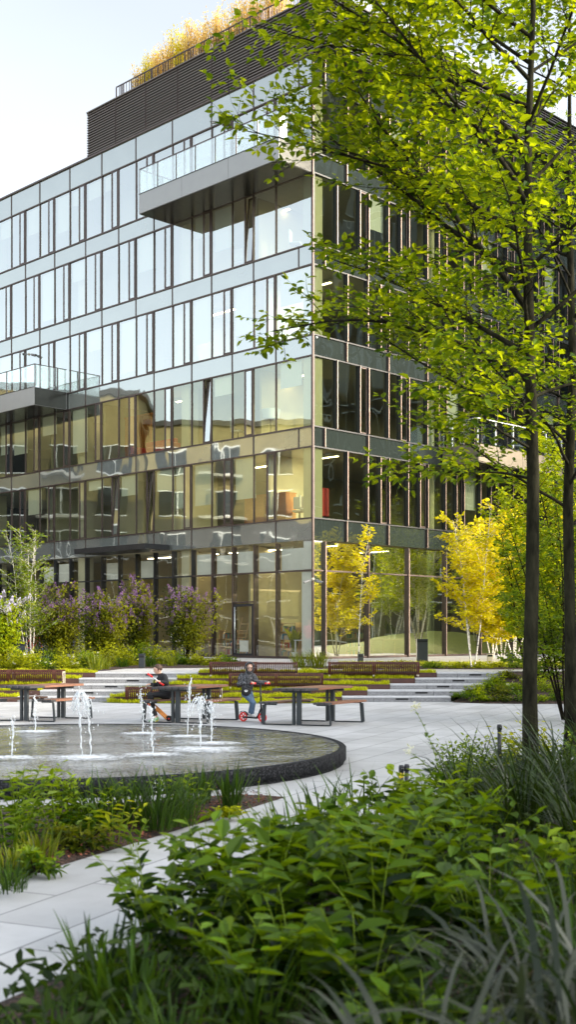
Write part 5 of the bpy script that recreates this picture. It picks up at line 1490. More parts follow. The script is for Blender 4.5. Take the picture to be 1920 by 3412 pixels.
# ---- bed left of the path
G4 = 'plants in the bed between path and fountain'
for (kind, px, py, H, W, sd, lab) in [
    ('b', 60, 2800, .66, .5, 601, 'tall leafy yellow green plant at the left edge by the fountain wall'), ('m', 200, 2775, .58, .9, 602, 'yellow green leafy plant touching the fountain wall on the left'),
    ('b', 20, 2850, .5, .5, 603, 'leafy plant at the left edge behind the lime sword grass'), ('b', 290, 2765, .46, .5, 604, 'leafy plant below the dark fountain wall'),
    ('b', 378, 2808, .40, .3, 605, 'small bright yellow plant standing alone near the red bark'),
    ('g', 130, 2850, .22, .3, 606, 'lime green sword grass tuft beside the red bark mulch'), ('g', 40, 2890, .16, .3, 607, 'green sword grass at the left picture edge'),
    ('d', 520, 2760, .46, .3, 608, 'dark strap leaved clump right of the small yellow plant'), ('d', 440, 2745, .42, .3, 609, 'dark strap leaved clump behind the small yellow plant'),
    ('b', 580, 2722, .44, .4, 610, 'light green broad leaved plant below the round steel grille'), ('b', 655, 2712, .38, .4, 611, 'light green broad leaved plant right of the steel grille'),
    ('d', 600, 2745, .36, .3, 612, 'dark strap leaved clump in front of the light green plants'),
    ('s', 768, 2690, .40, .2, 613, 'upright dark green sword tuft near the tip of the bed'), ('s', 668, 2672, .34, .2, 614, 'small sword tuft against the fountain wall'),
    ('y', 862, 2668, .24, .1, 615, 'thin sprig at the pointed tip of the bed'), ('m', 740, 2712, .14, .3, 616, 'tiny yellow plant beside the sword tuft'),
    ('b', 455, 2812, .20, .25, 617, 'low seedling with broad leaves on the path edge'), ('m', 265, 2820, .30, .5, 618, 'dark fine leaved plant in the middle of the bed'),
    ('d', 330, 2760, .40, .3, 619, 'dark grassy clump behind the bark mulch'), ('d', 20, 2960, .16, .3, 620, 'dark grass tuft at the lower left picture edge'),
    ('y', 190, 2812, .62, .1, 621, 'thin stem with dull yellow seed heads'), ('m', 120, 2900, .22, .4, 622, 'low green plant at the front of the bed on the left')]:
    x, y = ground(px, py, .06)
    if kind == 'm': leafy_mound('leafy_plant', x, y, .05, W, H, sd, lab, 'leaf_dark' if sd == 618 else ('leaf_yellow' if sd == 616 else 'leaf_fresh'), int(700*W), .075, .42, G4)
    elif kind == 'b': broad_clump('broadleaf_plant', x, y, .05, H, sd, lab, (6 if sd == 605 else 9 if sd > 604 else 18) if sd != 617 else 4, .115, 'leaf_yellow' if sd == 605 else 'leaf_fresh', G4, 0, .25 if sd > 604 else .5, wid=.40)
    elif kind == 'g': grass_clump('sword_leaf_clump', x, y, .05, H, sd, lab, 90, 'blade_lime', .016, .14, (.1, .9), (0, .6), G4)
    elif kind == 's': grass_clump('sword_leaf_clump', x, y, .05, H, sd, lab, 70, 'blade', .018, .10, (0, .5), (0, .55), G4)
    elif kind == 'd': grass_clump('grass_clump', x, y, .05, H*1.2, sd, lab, 110, 'blade', .013, .15, (.5, 1.8), (0, .5), G4)
    else: broad_clump('thin_sprig', x, y, .05, H, sd, lab, 2, .035, 'leaf_yellow', G4, 0, .04)

# ---- beds on the terrace
G5 = 'yellow green bushes in the terrace bed below the lilacs'
WHERE5 = ['at the far left of the terrace bed', 'behind the long red bench', 'behind the right half of the long bench', 'right of the long bench end', 'left of the lilac stems', 'in front of the tall lilac', 'under the tall lilac', 'right of the tall lilac stems', 'behind the grey bollard', 'right of the grey bollard', 'left of the mauve lilac foot', 'under the mauve lilac', 'right of the mauve lilac foot', 'beside the shop door walkway', 'nearest the shop door', 'in front of the dark shaded lilac', 'below the white stemmed birch', 'beside the tall charcoal bollard']
for i, (px, y, W, H) in enumerate([(15, 36.2, 1.1, .55), (80, 35.6, .9, .6), (150, 36.4, 1.0, .5), (225, 35.8, 1.0, .55), (262, 38.4, 1.2, .95), (300, 37.4, .9, .6), (352, 38.6, 1.0, .7), (410, 39.6, 1.0, .75), (455, 41.2, 1.5, .8), (520, 42, 1.1, .7), (560, 41, .8, .45), (610, 40.6, .8, .4), (660, 40.2, .8, .4), (705, 39.8, .7, .35), (760, 40.0, .8, .34), (200, 41, 1.0, .7), (110, 38.4, .9, .5), (45, 38.0, .8, .6)]):
    leafy_mound('spurge_bush', across(px, y), y, zt(y), W*1.2, H*1.35, 700+i, 'yellow green low bush ' + WHERE5[i], 'leaf_yellow' if i % 3 != 2 else 'leaf_fresh', int(900*W), .085, .5, G5, 'bush', 'petal' if i in (1, 2, 3, 6) else None, 5)
G6 = 'grass tufts in the terrace bed'
WHERE6 = ['right of the end of the long bench', 'at the head of the left stairs', 'left of the grey bollard', 'right of the grey bollard', 'before the mauve lilac', 'dark and fine before the white stemmed birch', 'dark and fine before the shaded lilac']
for i, (px, y, H, m) in enumerate([(318, 35.6, .45, 'blade_lime'), (345, 36.4, .30, 'blade_lime'), (408, 38.2, .28, 'blade'), (500, 38.4, .25, 'blade'), (570, 39.2, .35, 'blade_lime'), (145, 39.5, .5, 'blade'), (175, 40.2, .45, 'blade')]):
    grass_clump('grass_clump', across(px, y), y, zt(y), H*1.2, 740+i, 'grass tuft ' + WHERE6[i], 70, m, .022, .2, (.2, 1.2), (0, .6), G6, seg=4)
G7 = 'low plants along the terrace walkway on the right'
WHERE7 = ['round grassy tuft right of the shop corner', 'second round grassy tuft right of the shop corner', 'left of the golden single birch', 'under the single birch', 'behind the bench by the right stairs', 'below the big dark square bollard', 'left of the three birch stems', 'at the three birch stems', 'right of the three birch stems', 'before the pale sunlit bollard', 'before the grey lawn bollard']
for i, (px, y, W, H, m) in enumerate([(1062, 37.6, .7, .42, 'g'), (1005, 37.8, .6, .36, 'g'), (1130, 37.4, .6, .2, 'leaf_yellow'), (1190, 37.8, .7, .25, 'leaf_yellow'), (1270, 37.2, .8, .26, 'leaf_yellow'), (1350, 37.5, .9, .38, 'leaf_yellow'), (1440, 37.3, .9, .26, 'leaf_fresh'), (1530, 37.4, 1.0, .3, 'leaf_yellow'), (1610, 37.2, .9, .28, 'leaf_yellow'), (1660, 38, .8, .25, 'leaf_yellow'), (1730, 37.4, .9, .3, 'leaf_fresh')]):
    if m == 'g': grass_clump('grass_clump', across(px, y), y, zt(y), H*1.3, 760+i, WHERE7[i], 150, 'blade_lime', .020, .3, (.4, 1.5), (0, .6), G7, seg=4)
    else: leafy_mound('low_plant', across(px, y), y, zt(y), W, H, 760+i, 'low leafy plant ' + WHERE7[i], m, int(420*W), .08, .5, G7)
G8 = 'green mounds on the planted slope by the right stairs'
WHERE8 = ['at the lower corner of the slope next to the bottom step', 'second along the rim of the slope', 'third along the rim of the slope', 'fourth along the rim, bluish and fine', 'on the rim left of the thick trunk', 'beside the second step', 'beside the third step', 'beside the fourth step', 'in the middle of the slope', 'with white flowers high on the slope', 'beside the topmost step', 'high on the slope behind the trunk', 'between rim and white flowers', 'far right of the thick trunk', 'right of the thick trunk on the rim', 'half hidden by the thick trunk']
for i, (x, y, W, H, m) in enumerate([(4.65, 31.95, .6, .35, 'leaf_fresh'), (5.05, 31.65, .6, .36, 'leaf_lime'), (5.55, 31.5, .6, .28, 'leaf_dark'), (6.0, 31.5, .7, .3, 'leaf_seal'), (6.5, 31.5, .7, .36, 'leaf_lime'), (5.05, 32.3, .6, .4, 'leaf_lime'), (5.6, 32.7, .7, .42, 'leaf_fresh'), (5.85, 33.3, .7, .4, 'leaf_lime'), (5.7, 32.1, .7, .38, 'leaf_dark'), (6.35, 32.9, .8, .4, 'leaf_lime'), (6.35, 34.0, .8, .4, 'leaf_dark'), (7.0, 33.6, .9, .5, 'leaf_lime'), (6.2, 32.3, .8, .4, 'leaf_fresh'), (7.6, 32.3, .9, .5, 'leaf_lime'), (7.2, 31.6, .8, .4, 'leaf_fresh'), (6.9, 32.5, .9, .45, 'leaf_lime')]):
    zz = max(.0, min(.72, (y-31.3)*.2))
    leafy_mound('slope_plant', x, y, zz, W*1.15, H, 780+i, 'green mound plant ' + WHERE8[i], m, int(620*W), .075, .5, G8, 'plant', 'petal' if i == 9 else None, 7)

# ---- dry golden shrubs on the roof
G9 = 'pale golden shrubs along the roof railing'
def roof_shrub(y, x, H, W, seed, mat, label):
    q = inb(x, y, 26.66)
    root = empty('roof_shrub', q, BROT, label, 'shrub', G9)
    r = random.Random(seed); rg = np.random.default_rng(seed); st = MB(); tips = []
    for i in range(26):
        a = r.uniform(0, 2*PI); sp = W*.5*r.random(); h = H*r.uniform(.6, 1.05)
        p = [(math.cos(a)*sp*t**1.2 + r.gauss(0, .03)*t, math.sin(a)*sp*t**1.2 + r.gauss(0, .03)*t, h*t) for t in (0, .35, .7, 1)]
        st.tube(p, [.014, .010, .007, .003], 4, cap=False)
        for t in np.linspace(.3, 1, 9): tips.append((math.cos(a)*sp*t**1.2, math.sin(a)*sp*t**1.2, h*t))
    st.build('stem', M['chip'], root, True)
    tp = np.array(tips); n = 1700; i = rg.integers(0, len(tp), n)
    pos = tp[i] + rg.normal(0, .10, (n, 3)); pos[:, 2] = np.maximum(pos[:, 2], .05)
    V, F, T = leaves(pos, rg.normal(0, .5, (n, 3)) + [0, 0, 1], rg.normal(0, 1, (n, 3)), rg.uniform(.06, .14, n), rg.uniform(.03, .06, n), rg=rg)
    np_object('foliage', V, F, M[mat], root, T)
ROOFW = ['at the left end of the railing', 'second from the left end of the railing']
for i in range(13):
    y = 12.6 - i*.80
    H = 2.15 + .55*(i/16) + rng.uniform(-.3, .3)
    roof_shrub(y, 1.15 + rng.uniform(-.1, .25), H, 1.35, 820+i, 'leaf_birch' if i in (1, 4) else 'roof_leaf',
               'bright yellow shrub on the roof, ' + ('near the left railing end' if i == 1 else 'taller one further along the railing') if i in (1, 4) else 'pale golden dry shrub on the roof behind the railing')
# ------------------------------------------------------------------ people
M['skin'] = solid('skin', (.58,.36,.27), .5, 0, .06)
M['hair'] = solid('brown hair', (.055,.028,.015), .6, 0, .3, 40)
M['black_cloth'] = solid('black cloth', (.012,.012,.014), .8, 0, .3, 20, .2, 90)
M['denim'] = solid('blue denim', (.075,.125,.20), .85, 0, .3, 14, .2, 90)
M['shoe_white'] = solid('pale sneaker', (.55,.54,.53), .6)
M['shoe_lime'] = solid('lime and blue sneaker', (.25,.45,.25), .5, 0, .5, 18)
M['sole'] = solid('yellow sole', (.70,.62,.05), .5)
M['red_plastic'] = solid('signal red plastic', (.75,.03,.025), .35, 0, .05)
M['scooter'] = solid('matt black metal', (.015,.016,.018), .4, .3)
M['pink'] = solid('pink shirt', (.62,.10,.20), .8)
M['shoe_dark'] = solid('dark shoe', (.03,.03,.03), .6)
def camo():
    m, nt, out = _new('grey speckled jacket'); p = N(nt, 'ShaderNodeBsdfPrincipled', Roughness=.75)
    nz = N(nt, 'ShaderNodeTexNoise', Scale=34.0, Detail=3.0); nt.links.new(coords(nt), nz.inputs['Vector'])
    c = ramp(nt, nz.outputs['Fac'], [(.42, (.012,.013,.016)), (.52, (.045,.047,.052)), (.66, (.15,.15,.165))]); nt.links.new(c.outputs['Color'], p.inputs['Base Color'])
    nt.links.new(p.outputs['BSDF'], out.inputs['Surface']); return m
M['camo'] = camo()
def fused(name, mb, mat, parent, voxel=.010, smooth=4):
    """overlapping tapered limbs melted into one continuous surface"""
    o = mb.build(name, mat, parent, True)
    rm = o.modifiers.new('remesh', 'REMESH'); rm.mode = 'VOXEL'; rm.voxel_size = voxel; rm.use_smooth_shade = True
    sm = o.modifiers.new('smooth', 'SMOOTH'); sm.iterations = smooth; sm.factor = .5
    return o
def limb_(mb, pts, rad, n=10):
    mb.tube(pts, rad, n)
    for p, r in zip(pts, rad): mb.ball(p, r*.985, 10, 7)
def head(mb, c, r, face, up=(0, 0, 1)):
    """skull, jaw, nose, ears; returns the frame used for eyes and mouth"""
    f = Vector(face).normalized(); u = Vector(up).normalized(); s = f.cross(u).normalized(); u = s.cross(f)
    m = Matrix((s, f, u)).transposed()
    c = Vector(c)
    mb.ball(c + u*r*.12, r, 16, 12, (.86, 1.0, 1.0), mat=m)
    mb.ball(c + f*r*.22 - u*r*.42, r*.72, 14, 10, (.86, .95, .95), mat=m)
    mb.ball(c + f*r*.98 - u*r*.18, r*.16, 8, 6, (.8, 1.1, 1.3), mat=m)
    mb.ball(c + f*r*.86 - u*r*.60, r*.18, 8, 6, (1.5, .7, .5), mat=m)
    for k in (-1, 1): mb.ball(c + s*k*r*.86 - u*r*.12, r*.2, 8, 6, (.5, .8, 1.2), mat=m)
    return c, f, s, u, m
def eyes(parent, fr, r):
    c, f, s, u, m = fr
    mb = MB()
    for k in (-1, 1):
        mb.ball(c + f*r*.86 + s*k*r*.34 + u*r*.06, r*.085, 8, 6, (1.2, .6, .8), mat=m)
        mb.bar(c + f*r*.93 + s*k*r*.20 + u*r*.24, c + f*r*.84 + s*k*r*.50 + u*r*.24, r*.06, r*.06)
    mb.bar(c + f*r*.99 - s*r*.20 - u*r*.60, c + f*r*.99 + s*r*.20 - u*r*.60, r*.05, r*.045)
    return mb.build('face_detail', M['hair'], parent)
def hand(mb, wrist, d, palm_n, grip=True, k=1.0):
    """palm, four curled fingers of different lengths and a side thumb"""
    w = Vector(wrist); d = Vector(d).normalized(); n = Vector(palm_n).normalized(); s = d.cross(n).normalized(); n = s.cross(d)
    for i in (-1, 0, 1): mb.tube([w + s*i*.014*k, w + d*.05*k + s*i*.018*k], [.014*k, .015*k], 8)
    for i, L in zip((-1.5, -.5, .5, 1.5), (.036, .044, .041, .032)):
        a = w + d*.055*k + s*i*.0135*k; b = a + d*L*.5*k + n*.010*k; c = b + (d*.15 + n)*L*.6*k if grip else b + d*L*.5*k + n*.012*k
        e = c + (n*.3 - d*.8)*L*.5*k if grip else c + d*L*.3*k + n*.014*k
        mb.tube([a, b, c, e], [.0078*k, .0072*k, .0068*k, .006*k], 7)
    a = w + d*.018*k - s*.020*k; mb.tube([a, a + (d*.6 - s*.7)*.026*k, a + (d*.9 - s*.3 + n*.7)*.045*k], [.009*k, .0085*k, .007*k], 7)

# ---- child on the scooter (1.15 m, standing on the deck, three-quarter view)
kx, ky = across(838, 24.9), 24.9
# travel direction of the scooter: mostly to the right, a little towards the lens
KD = Vector((.86, -.51, 0)); KS = Vector((.51, .86, 0))
sc = empty('kick_scooter', (kx, ky, 0), 0, 'black kick scooter with bright red wheels and grips under the hooded child', 'scooter')
rear = KD*-.20; front = KD*.27
def wheel(parent, c, r, w=.03):
    mb = MB(); ax = KS
    m = Matrix((KD, KS, Vector((0, 0, 1)))).transposed()
    prof = []
    n = 28
    ring = []
    for k in range(n):
        a = 2*PI*k/n
        for (rr, ww) in ((r*.70, -w*.5), (r*.96, -w*.5), (r, -w*.25), (r, w*.25), (r*.96, w*.5), (r*.70, w*.5)):
            ring.append(c + m @ Vector((rr*math.cos(a), ww, rr*math.sin(a))))
    fs = []
    for k in range(n):
        for j in range(6):
            fs.append((k*6+j, k*6+(j+1) % 6, ((k+1) % n)*6+(j+1) % 6, ((k+1) % n)*6+j))
    mb.add(ring, fs); o = mb.build('wheel', M['red_plastic'], parent, True)
    h = MB()
    for k in range(6):
        a = 2*PI*k/6; h.bar(c + m @ Vector((.012*math.cos(a), 0, .012*math.sin(a))), c + m @ Vector((r*.72*math.cos(a), 0, r*.72*math.sin(a))), .016, .018, up=tuple(KS))
    h.tube([c - KS*.022, c + KS*.022], .016, 10); h.build('spokes', M['red_plastic'], o)
wheel(sc, rear + Vector((0, 0, .10)), .10); wheel(sc, front + Vector((0, 0, .10)), .10)
mb = MB(); mb.bar(rear + KD*.02 + Vector((0, 0, .095)), front - KD*.13 + Vector((0, 0, .085)), .11, .03)
mb.tube([front - KD*.14 + Vector((0, 0, .085)), front - KD*.10 + Vector((0, 0, .15)), front - KD*.045 + Vector((0, 0, .27))], .018, 8); mb.build('deck', M['scooter'], sc)
mb = MB(); a = rear + Vector((0, 0, .10)); pts = [a + KD*(.118*math.cos(t)) + Vector((0, 0, .118*math.sin(t))) for t in np.linspace(.3, 2.3, 9)]
for p, q in zip(pts[:-1], pts[1:]): mb.bar(p, q, .045, .008)
mb.build('fender', M['scooter'], sc)
top = front - KD*.05 + Vector((0, 0, .80))
mb = MB(); mb.tube([front - KD*.03 + Vector((0, 0, .23)), top], [.019, .015], 12)
for s in (-1, 1): mb.bar(front + KS*s*.026 + Vector((0, 0, .10)), front - KD*.03 + KS*s*.020 + Vector((0, 0, .25)), .012, .03, up=tuple(KD))
mb.build('stem', M['scooter'], sc, True)
HB = Vector((.93, .05, 0)).normalized()
mb = MB(); mb.tube([top - HB*.10, top + HB*.10], .013, 10); mb.build('handlebar', M['scooter'], sc, True)
for s in (-1, 1):
    mb = MB(); mb.tube([top + HB*s*.09, top + HB*s*.20], [.018, .017], 12); mb.build('grip', M['red_plastic'], sc, True)

kid = empty('person', (kx, ky, 0), 0, 'child in a grey speckled hooded jacket and jeans standing on the red wheeled scooter', 'person')
hipz = .615; hip = KD*-.08 + Vector((-.02, 0, hipz)); chest = hip + Vector((.01, -.03, .27)); neck = hip + Vector((.035, -.05, .385)); hd = neck + Vector((.02, -.035, .125))
footF = KD*.03 + Vector((0, 0, .105)); footB = KD*-.06 + KS*.05 + Vector((0, 0, .12))
kneeF = Vector((.045, -.075, .40)); kneeB = Vector((.02, .03, .38))
body = MB()
fr = head(body, hd, .082, (.10, -1, -.12))
limb_(body, [neck - Vector((0, 0, .03)), neck + Vector((.01, -.01, .06))], [.042, .040])
body.ball(chest, .10, 14, 10, (1.1, .8, 1.2)); body.ball(hip, .10, 14, 10, (1.05, .85, .9)); limb_(body, [hip, chest], [.095, .10])
gL = top - HB*.145; gR = top + HB*.145
sL = chest + Vector((-.125, 0, .07)); sR = chest + Vector((.115, -.01, .07))
eL = sL + Vector((-.055, -.06, -.17)); eR = sR + Vector((.095, -.05, -.14))
wL = gL + Vector((-.035, .045, .022)); wR = gR + Vector((.035, .045, .022))
for sh, el, wr in ((sL, eL, wL), (sR, eR, wR)): limb_(body, [sh, el, wr], [.040, .032, .020])
hand(body, wL, gL - wL + Vector((.02, -.02, .02)), (.2, -.3, -1), True, .95); hand(body, wR, gR - wR + Vector((-.02, -.02, .02)), (-.2, -.3, -1), True, .95)
hl = hip + Vector((-.045, -.02, -.03)); hr = hip + Vector((.045, .02, -.03))
limb_(body, [hl, kneeF, footF + Vector((-.01, 0, .05))], [.068, .048, .034]); limb_(body, [hr, kneeB, footB + Vector((0, .01, .05))], [.068, .048, .034])
bo = fused('body', body, M['skin'], kid, .008); eyes(kid, fr, .082)
j = MB()
j.ball(chest + Vector((0, 0, -.01)), .125, 16, 10, (1.12, .88, 1.25)); limb_(j, [hip + Vector((0, 0, .03)), hip + Vector((.005, -.01, .16)), chest], [.115, .125, .125], 14); limb_(j, [chest, neck], [.10, .06], 12)
for sh, el, wr in ((sL, eL, wL), (sR, eR, wR)): limb_(j, [sh, sh.lerp(el, .5), el, el.lerp(wr, .85)], [.060, .060, .054, .038])
fused('jacket', j, M['camo'], kid, .011)
h = MB()      # hood: a shell round the skull, open at the face
c, f, s, u, m = fr
nn = 20
for (r0, back) in ((.112, 0),):
    prof = [(.30, .078), (.62, .094), (.95, .108), (1.35, .113), (1.8, .104), (2.3, .080), (2.75, .045), (3.05, .010)]
    vs = []
    for ang, _ in prof:
        for k in range(nn):
            a = 2*PI*k/nn
            if ang <= .62: dirv = f*.58 + (s*math.cos(a)*.74 + u*(math.sin(a)*.92 + .12))*(.98 if ang > .4 else .86)
            else: dirv = f*math.cos(ang) + (s*math.cos(a)*.94 + u*(math.sin(a)*1.05 + .06))*math.sin(ang)
            vs.append(c + u*.006 + dirv*.112)
    fs = []
    for i in range(len(prof)-1):
        for k in range(nn): fs.append((i*nn+k, i*nn+(k+1) % nn, (i+1)*nn+(k+1) % nn, (i+1)*nn+k))
    h.add(vs, fs)
limb_(h, [neck + Vector((0, .015, .01)), neck + Vector((.005, .0, .05))], [.078, .082], 14)
h.build('hood', M['camo'], kid, True)
jn = MB()
limb_(jn, [hip + Vector((0, 0, .02)), hip - Vector((0, 0, .03))], [.112, .108], 14)
limb_(jn, [hl, kneeF, footF + Vector((-.012, 0, .075))], [.082, .058, .045]); limb_(jn, [hr, kneeB, footB + Vector((0, .01, .075))], [.082, .058, .045])
fused('jeans', jn, M['denim'], kid, .010)
for ft_, d in ((footF, Vector((.35, -.94, 0))), (footB, Vector((.6, -.8, 0)))):
    sh = MB(); limb_(sh, [ft_ + Vector((0, 0, .035)) - d*.03, ft_ + Vector((0, 0, .030)) + d*.05, ft_ + Vector((0, 0, .022)) + d*.10], [.040, .036, .024]); 
    o = fused('shoe', sh, M['shoe_white'], kid, .008)
bg = MB(); q = hip + Vector((-.02, -.125, .01)); bg.ball(q, .088, 16, 10, (1.15, .42, .95)); bg.box(q.x-.088, q.y-.03, q.z+.0, q.x+.088, q.y+.025, q.z+.075)
bo2 = bg.build('pouch', M['black_cloth'], kid, True)
em = MB(); ring = []
for k in range(18):
    a = 2*PI*k/18; ring.append((q.x + .002 + .034*math.cos(a), q.y-.041, q.z + .022 + .022*math.sin(a)))
for k in range(18):
    a = 2*PI*k/18; ring.append((q.x + .004 + .016*math.cos(a), q.y-.0415, q.z + .024 + .009*math.sin(a)))
em.add(ring, [(k, (k+1) % 18, 18+(k+1) % 18, 18+k) for k in range(18)])
em.build('badge', M['white'], bo2)
gs = MB()
for k in (-1, 1):
    cc = c + f*.080 + s*k*.029 + u*.006
    gs.tube([cc + s*(.021*math.cos(a)) + u*(.016*math.sin(a)) for a in np.linspace(0, 2*PI, 13)], .0032, 5, cap=False)
gs.tube([c + f*.081 - s*.009 + u*.008, c + f*.083 + s*.0 + u*.010, c + f*.081 + s*.009 + u*.008], .003, 5); gs.build('glasses', M['scooter'], kid)

# ---- boy sitting on the near bench of the middle table, looking left, a scooter across his lap
A2 = Vector((.56, 1.02, 0)); B2 = Vector((.54, -.16, 0))
bx = Vector((-2.30, 24.5, 0)) - B2 + A2*.42
boy = empty('person', (bx.x, bx.y, 0), 0, 'boy in black clothes sitting at the middle picnic table and looking left', 'person')
fd = Vector((-.93, -.36, 0)).normalized(); sd = Vector((.36, -.93, 0)).normalized()     # facing, and the side nearest the lens
seat = .465
hip = Vector((.05, 0, seat+.085)); chest = hip + fd*.07 + Vector((0, 0, .30)); neck = chest + fd*.05 + Vector((0, 0, .115)); hd = neck + fd*.055 + Vector((0, 0, .115))
kN = hip + fd*.34 + sd*.10 + Vector((0, 0, .0)); fN = Vector((kN.x, kN.y, 0)) + fd*-.02 + sd*.0 + Vector((.06, -.02, .085))
kF = hip + fd*.32 - sd*.10; fF = Vector((kF.x, kF.y, .085)) - fd*.14
body = MB(); fr = head(body, hd, .088, fd*.96 + sd*.10 + Vector((0, 0, -.22)))
limb_(body, [chest + Vector((0, 0, .05)), neck + fd*.02 + Vector((0, 0, .05))], [.05, .044])
body.ball(chest, .105, 14, 10, (.95, 1.05, 1.25)); body.ball(hip, .11, 14, 10); limb_(body, [hip, chest], [.10, .105])
hN = hip + sd*.07; hF = hip - sd*.07
limb_(body, [hN, kN, fN], [.078, .055, .036]); limb_(body, [hF, kF, fF], [.078, .055, .036])
sN = chest + sd*.135 + Vector((0, 0, .08)); sF = chest - sd*.135 + Vector((0, 0, .08))
eN = sN - fd*.04 + sd*.06 + Vector((0, 0, -.13)); wN = eN + fd*.16 + sd*.03 + Vector((0, 0, .04))
eF = sF + fd*.10 + Vector((0, 0, -.18)); wF = eF + fd*.15 + sd*.06 + Vector((0, 0, .02))
for a_, b_, c_ in ((sN, eN, wN), (sF, eF, wF)): limb_(body, [a_, b_, c_], [.046, .036, .024])
hand(body, wN, fd*.9 + sd*.2 + Vector((0, 0, .25)), sd*-.4 + Vector((0, 0, -1)), True, 1.05); hand(body, wF, fd, Vector((0, 0, -1)), True, 1.05)
fused('body', body, M['skin'], boy, .008); eyes(boy, fr, .088)
tp = MB(); tp.ball(chest, .13, 16, 10, (.95, 1.05, 1.2)); limb_(tp, [hip + Vector((0, 0, .02)), hip.lerp(chest, .5), chest], [.125, .12, .125], 14); limb_(tp, [chest, neck + Vector((0, 0, .0))], [.10, .06], 12)
for a_, b_, c_ in ((sN, eN, wN), (sF, eF, wF)): limb_(tp, [a_, a_.lerp(b_, .5), b_, b_.lerp(c_, .86)], [.066, .062, .052, .036])
fused('jacket', tp, M['black_cloth'], boy, .011)
tr_ = MB(); limb_(tr_, [hip + Vector((0, 0, .03)), hip - Vector((0, 0, .01))], [.125, .118], 14)
limb_(tr_, [hN, kN, fN.lerp(kN, .12)], [.092, .066, .044]); limb_(tr_, [hF, kF, fF.lerp(kF, .12)], [.092, .066, .044]); fused('trousers', tr_, M['black_cloth'], boy, .010)
for ft_ in (fN, fF):
    d = (fd*.9 + Vector((0, 0, -.25))).normalized()
    sh = MB(); limb_(sh, [ft_ + Vector((0, 0, -.03)) - d*.02, ft_ + Vector((0, 0, -.04)) + d*.06, ft_ + Vector((0, 0, -.042)) + d*.13], [.044, .040, .028]); o = fused('shoe', sh, M['shoe_lime'], boy, .008)
    so = MB(); so.bar(ft_ + Vector((0, 0, -.075)) - d*.05, ft_ + Vector((0, 0, -.075)) + d*.15, .07, .018); so.build('sole', M['sole'], o, bevel=.006)
c, f, s, u, m = fr
hr = MB(); hr.ball(c + u*.024 - f*.014, .095, 18, 12, (.90, 1.0, .96), mat=m)
vs = hr.v
for i_, p in enumerate(vs):       # cut the cap back from the face and neck
    p = Vector(p); t = (p - c).dot(f); w = (p - c).dot(u)
    if t > .045 and w < .055: vs[i_] = tuple(c + (p - c)*.80)
    if w < -.035: vs[i_] = tuple(c + (p - c)*.85)
o = hr.build('hair', M['hair'], boy, True); dm = o.modifiers.new('tousle', 'DISPLACE'); tx = bpy.data.textures.new('tousle', 'CLOUDS'); tx.noise_scale = .03; dm.texture = tx; dm.strength = .016
# his scooter, tipped across him
s2 = empty('kick_scooter', (bx.x, bx.y, 0), 0, 'scooter with red grips held tilted by the boy at the middle table', 'scooter')
hb = wN + fd*.055 + Vector((0, 0, .02)); ax = (fd*.72 + sd*-.05 + Vector((0, 0, .52))).normalized()
foot = Vector((-.42, -.02, .28)); 
mb = MB(); mb.tube([hb + ax*.06, foot.lerp(hb, .5), foot], [.013, .013, .016], 8); mb.build('stem', M['scooter'], s2, True)
mb = MB(); mb.tube([hb - ax*.17, hb + ax*.24], .012, 8); mb.build('handlebar', M['steel'], s2, True)
for a_, b_ in ((-.17, -.04), (.12, .25)):
    mb = MB(); mb.tube([hb + ax*a_, hb + ax*b_], .021, 10); mb.build('grip', M['red_plastic'], s2, True)
dk0 = Vector((-.28, -.05, .40)); dk1 = Vector((.10, -.16, .07))
mb = MB(); mb.bar(dk0, dk1, .10, .028, up=(0, -.5, .8)); mb.build('deck', M['orange_wood'], s2, bevel=.006)
mb = MB(); mb.tube([foot, foot.lerp(dk0, .6), dk0], .014, 8); mb.build('neck', M['scooter'], s2, True)
for p_, mt in ((dk1 + Vector((.03, -.01, .0)), 'black_cloth'), (dk0 + Vector((.02, -.02, -.02)), 'red_plastic')):
    mb = MB(); a = Vector((.1, .95, .25)).normalized(); mb.tube([p_ - a*.018, p_ - a*.014, p_ + a*.014, p_ + a*.018], [.05, .062, .062, .05], 18); w_ = mb.build('wheel', M[mt], s2, True)
    mb = MB(); mb.tube([p_ - a*.022, p_ + a*.022], .018, 10); mb.build('hub', M['red_plastic'], w_, True)

# ---- passer-by in pink half hidden by the lilacs
px_, py_ = across(365, 47.2), 47.2
pp = empty('person', (px_, py_, .80), 0, 'passer-by in a pink top half hidden behind the tall lilac', 'person')
body = MB(); hip = Vector((0, 0, .86)); chest = Vector((.05, 0, 1.22)); neck = Vector((.08, 0, 1.42)); hd = Vector((.11, -.01, 1.55))
fr = head(body, hd, .105, (.95, -.3, -.1)); limb_(body, [chest, neck + Vector((.02, 0, .05))], [.08, .05]); limb_(body, [hip, chest], [.14, .15])
for s_, k in ((-.08, .12), (.08, -.14)): limb_(body, [hip + Vector((0, s_, 0)), Vector((k*.7+.04, s_, .46)), Vector((k, s_, .08))], [.09, .06, .045])
ARM = [((0, -.17), .14), ((0, .17), -.1)]
for (q_, k) in ARM: 
    limb_(body, [chest + Vector((0, q_[1], .12)), chest + Vector((k*.3, q_[1]*1.15, -.14)), chest + Vector((k*1.2, q_[1]*1.1, -.34))], [.05, .042, .03]); hand(body, chest + Vector((k*1.2, q_[1]*1.1, -.34)), (k, 0, -1), (0, -q_[1], 0), True, 1.2)
fused('body', body, M['skin'], pp, .012); eyes(pp, fr, .105)
tp = MB(); limb_(tp, [hip + Vector((0, 0, .02)), chest, neck - Vector((0, 0, .03))], [.165, .175, .08], 14)
for (q_, k) in ARM: limb_(tp, [chest + Vector((0, q_[1], .12)), chest + Vector((k*.3, q_[1]*1.15, -.12))], [.075, .065])
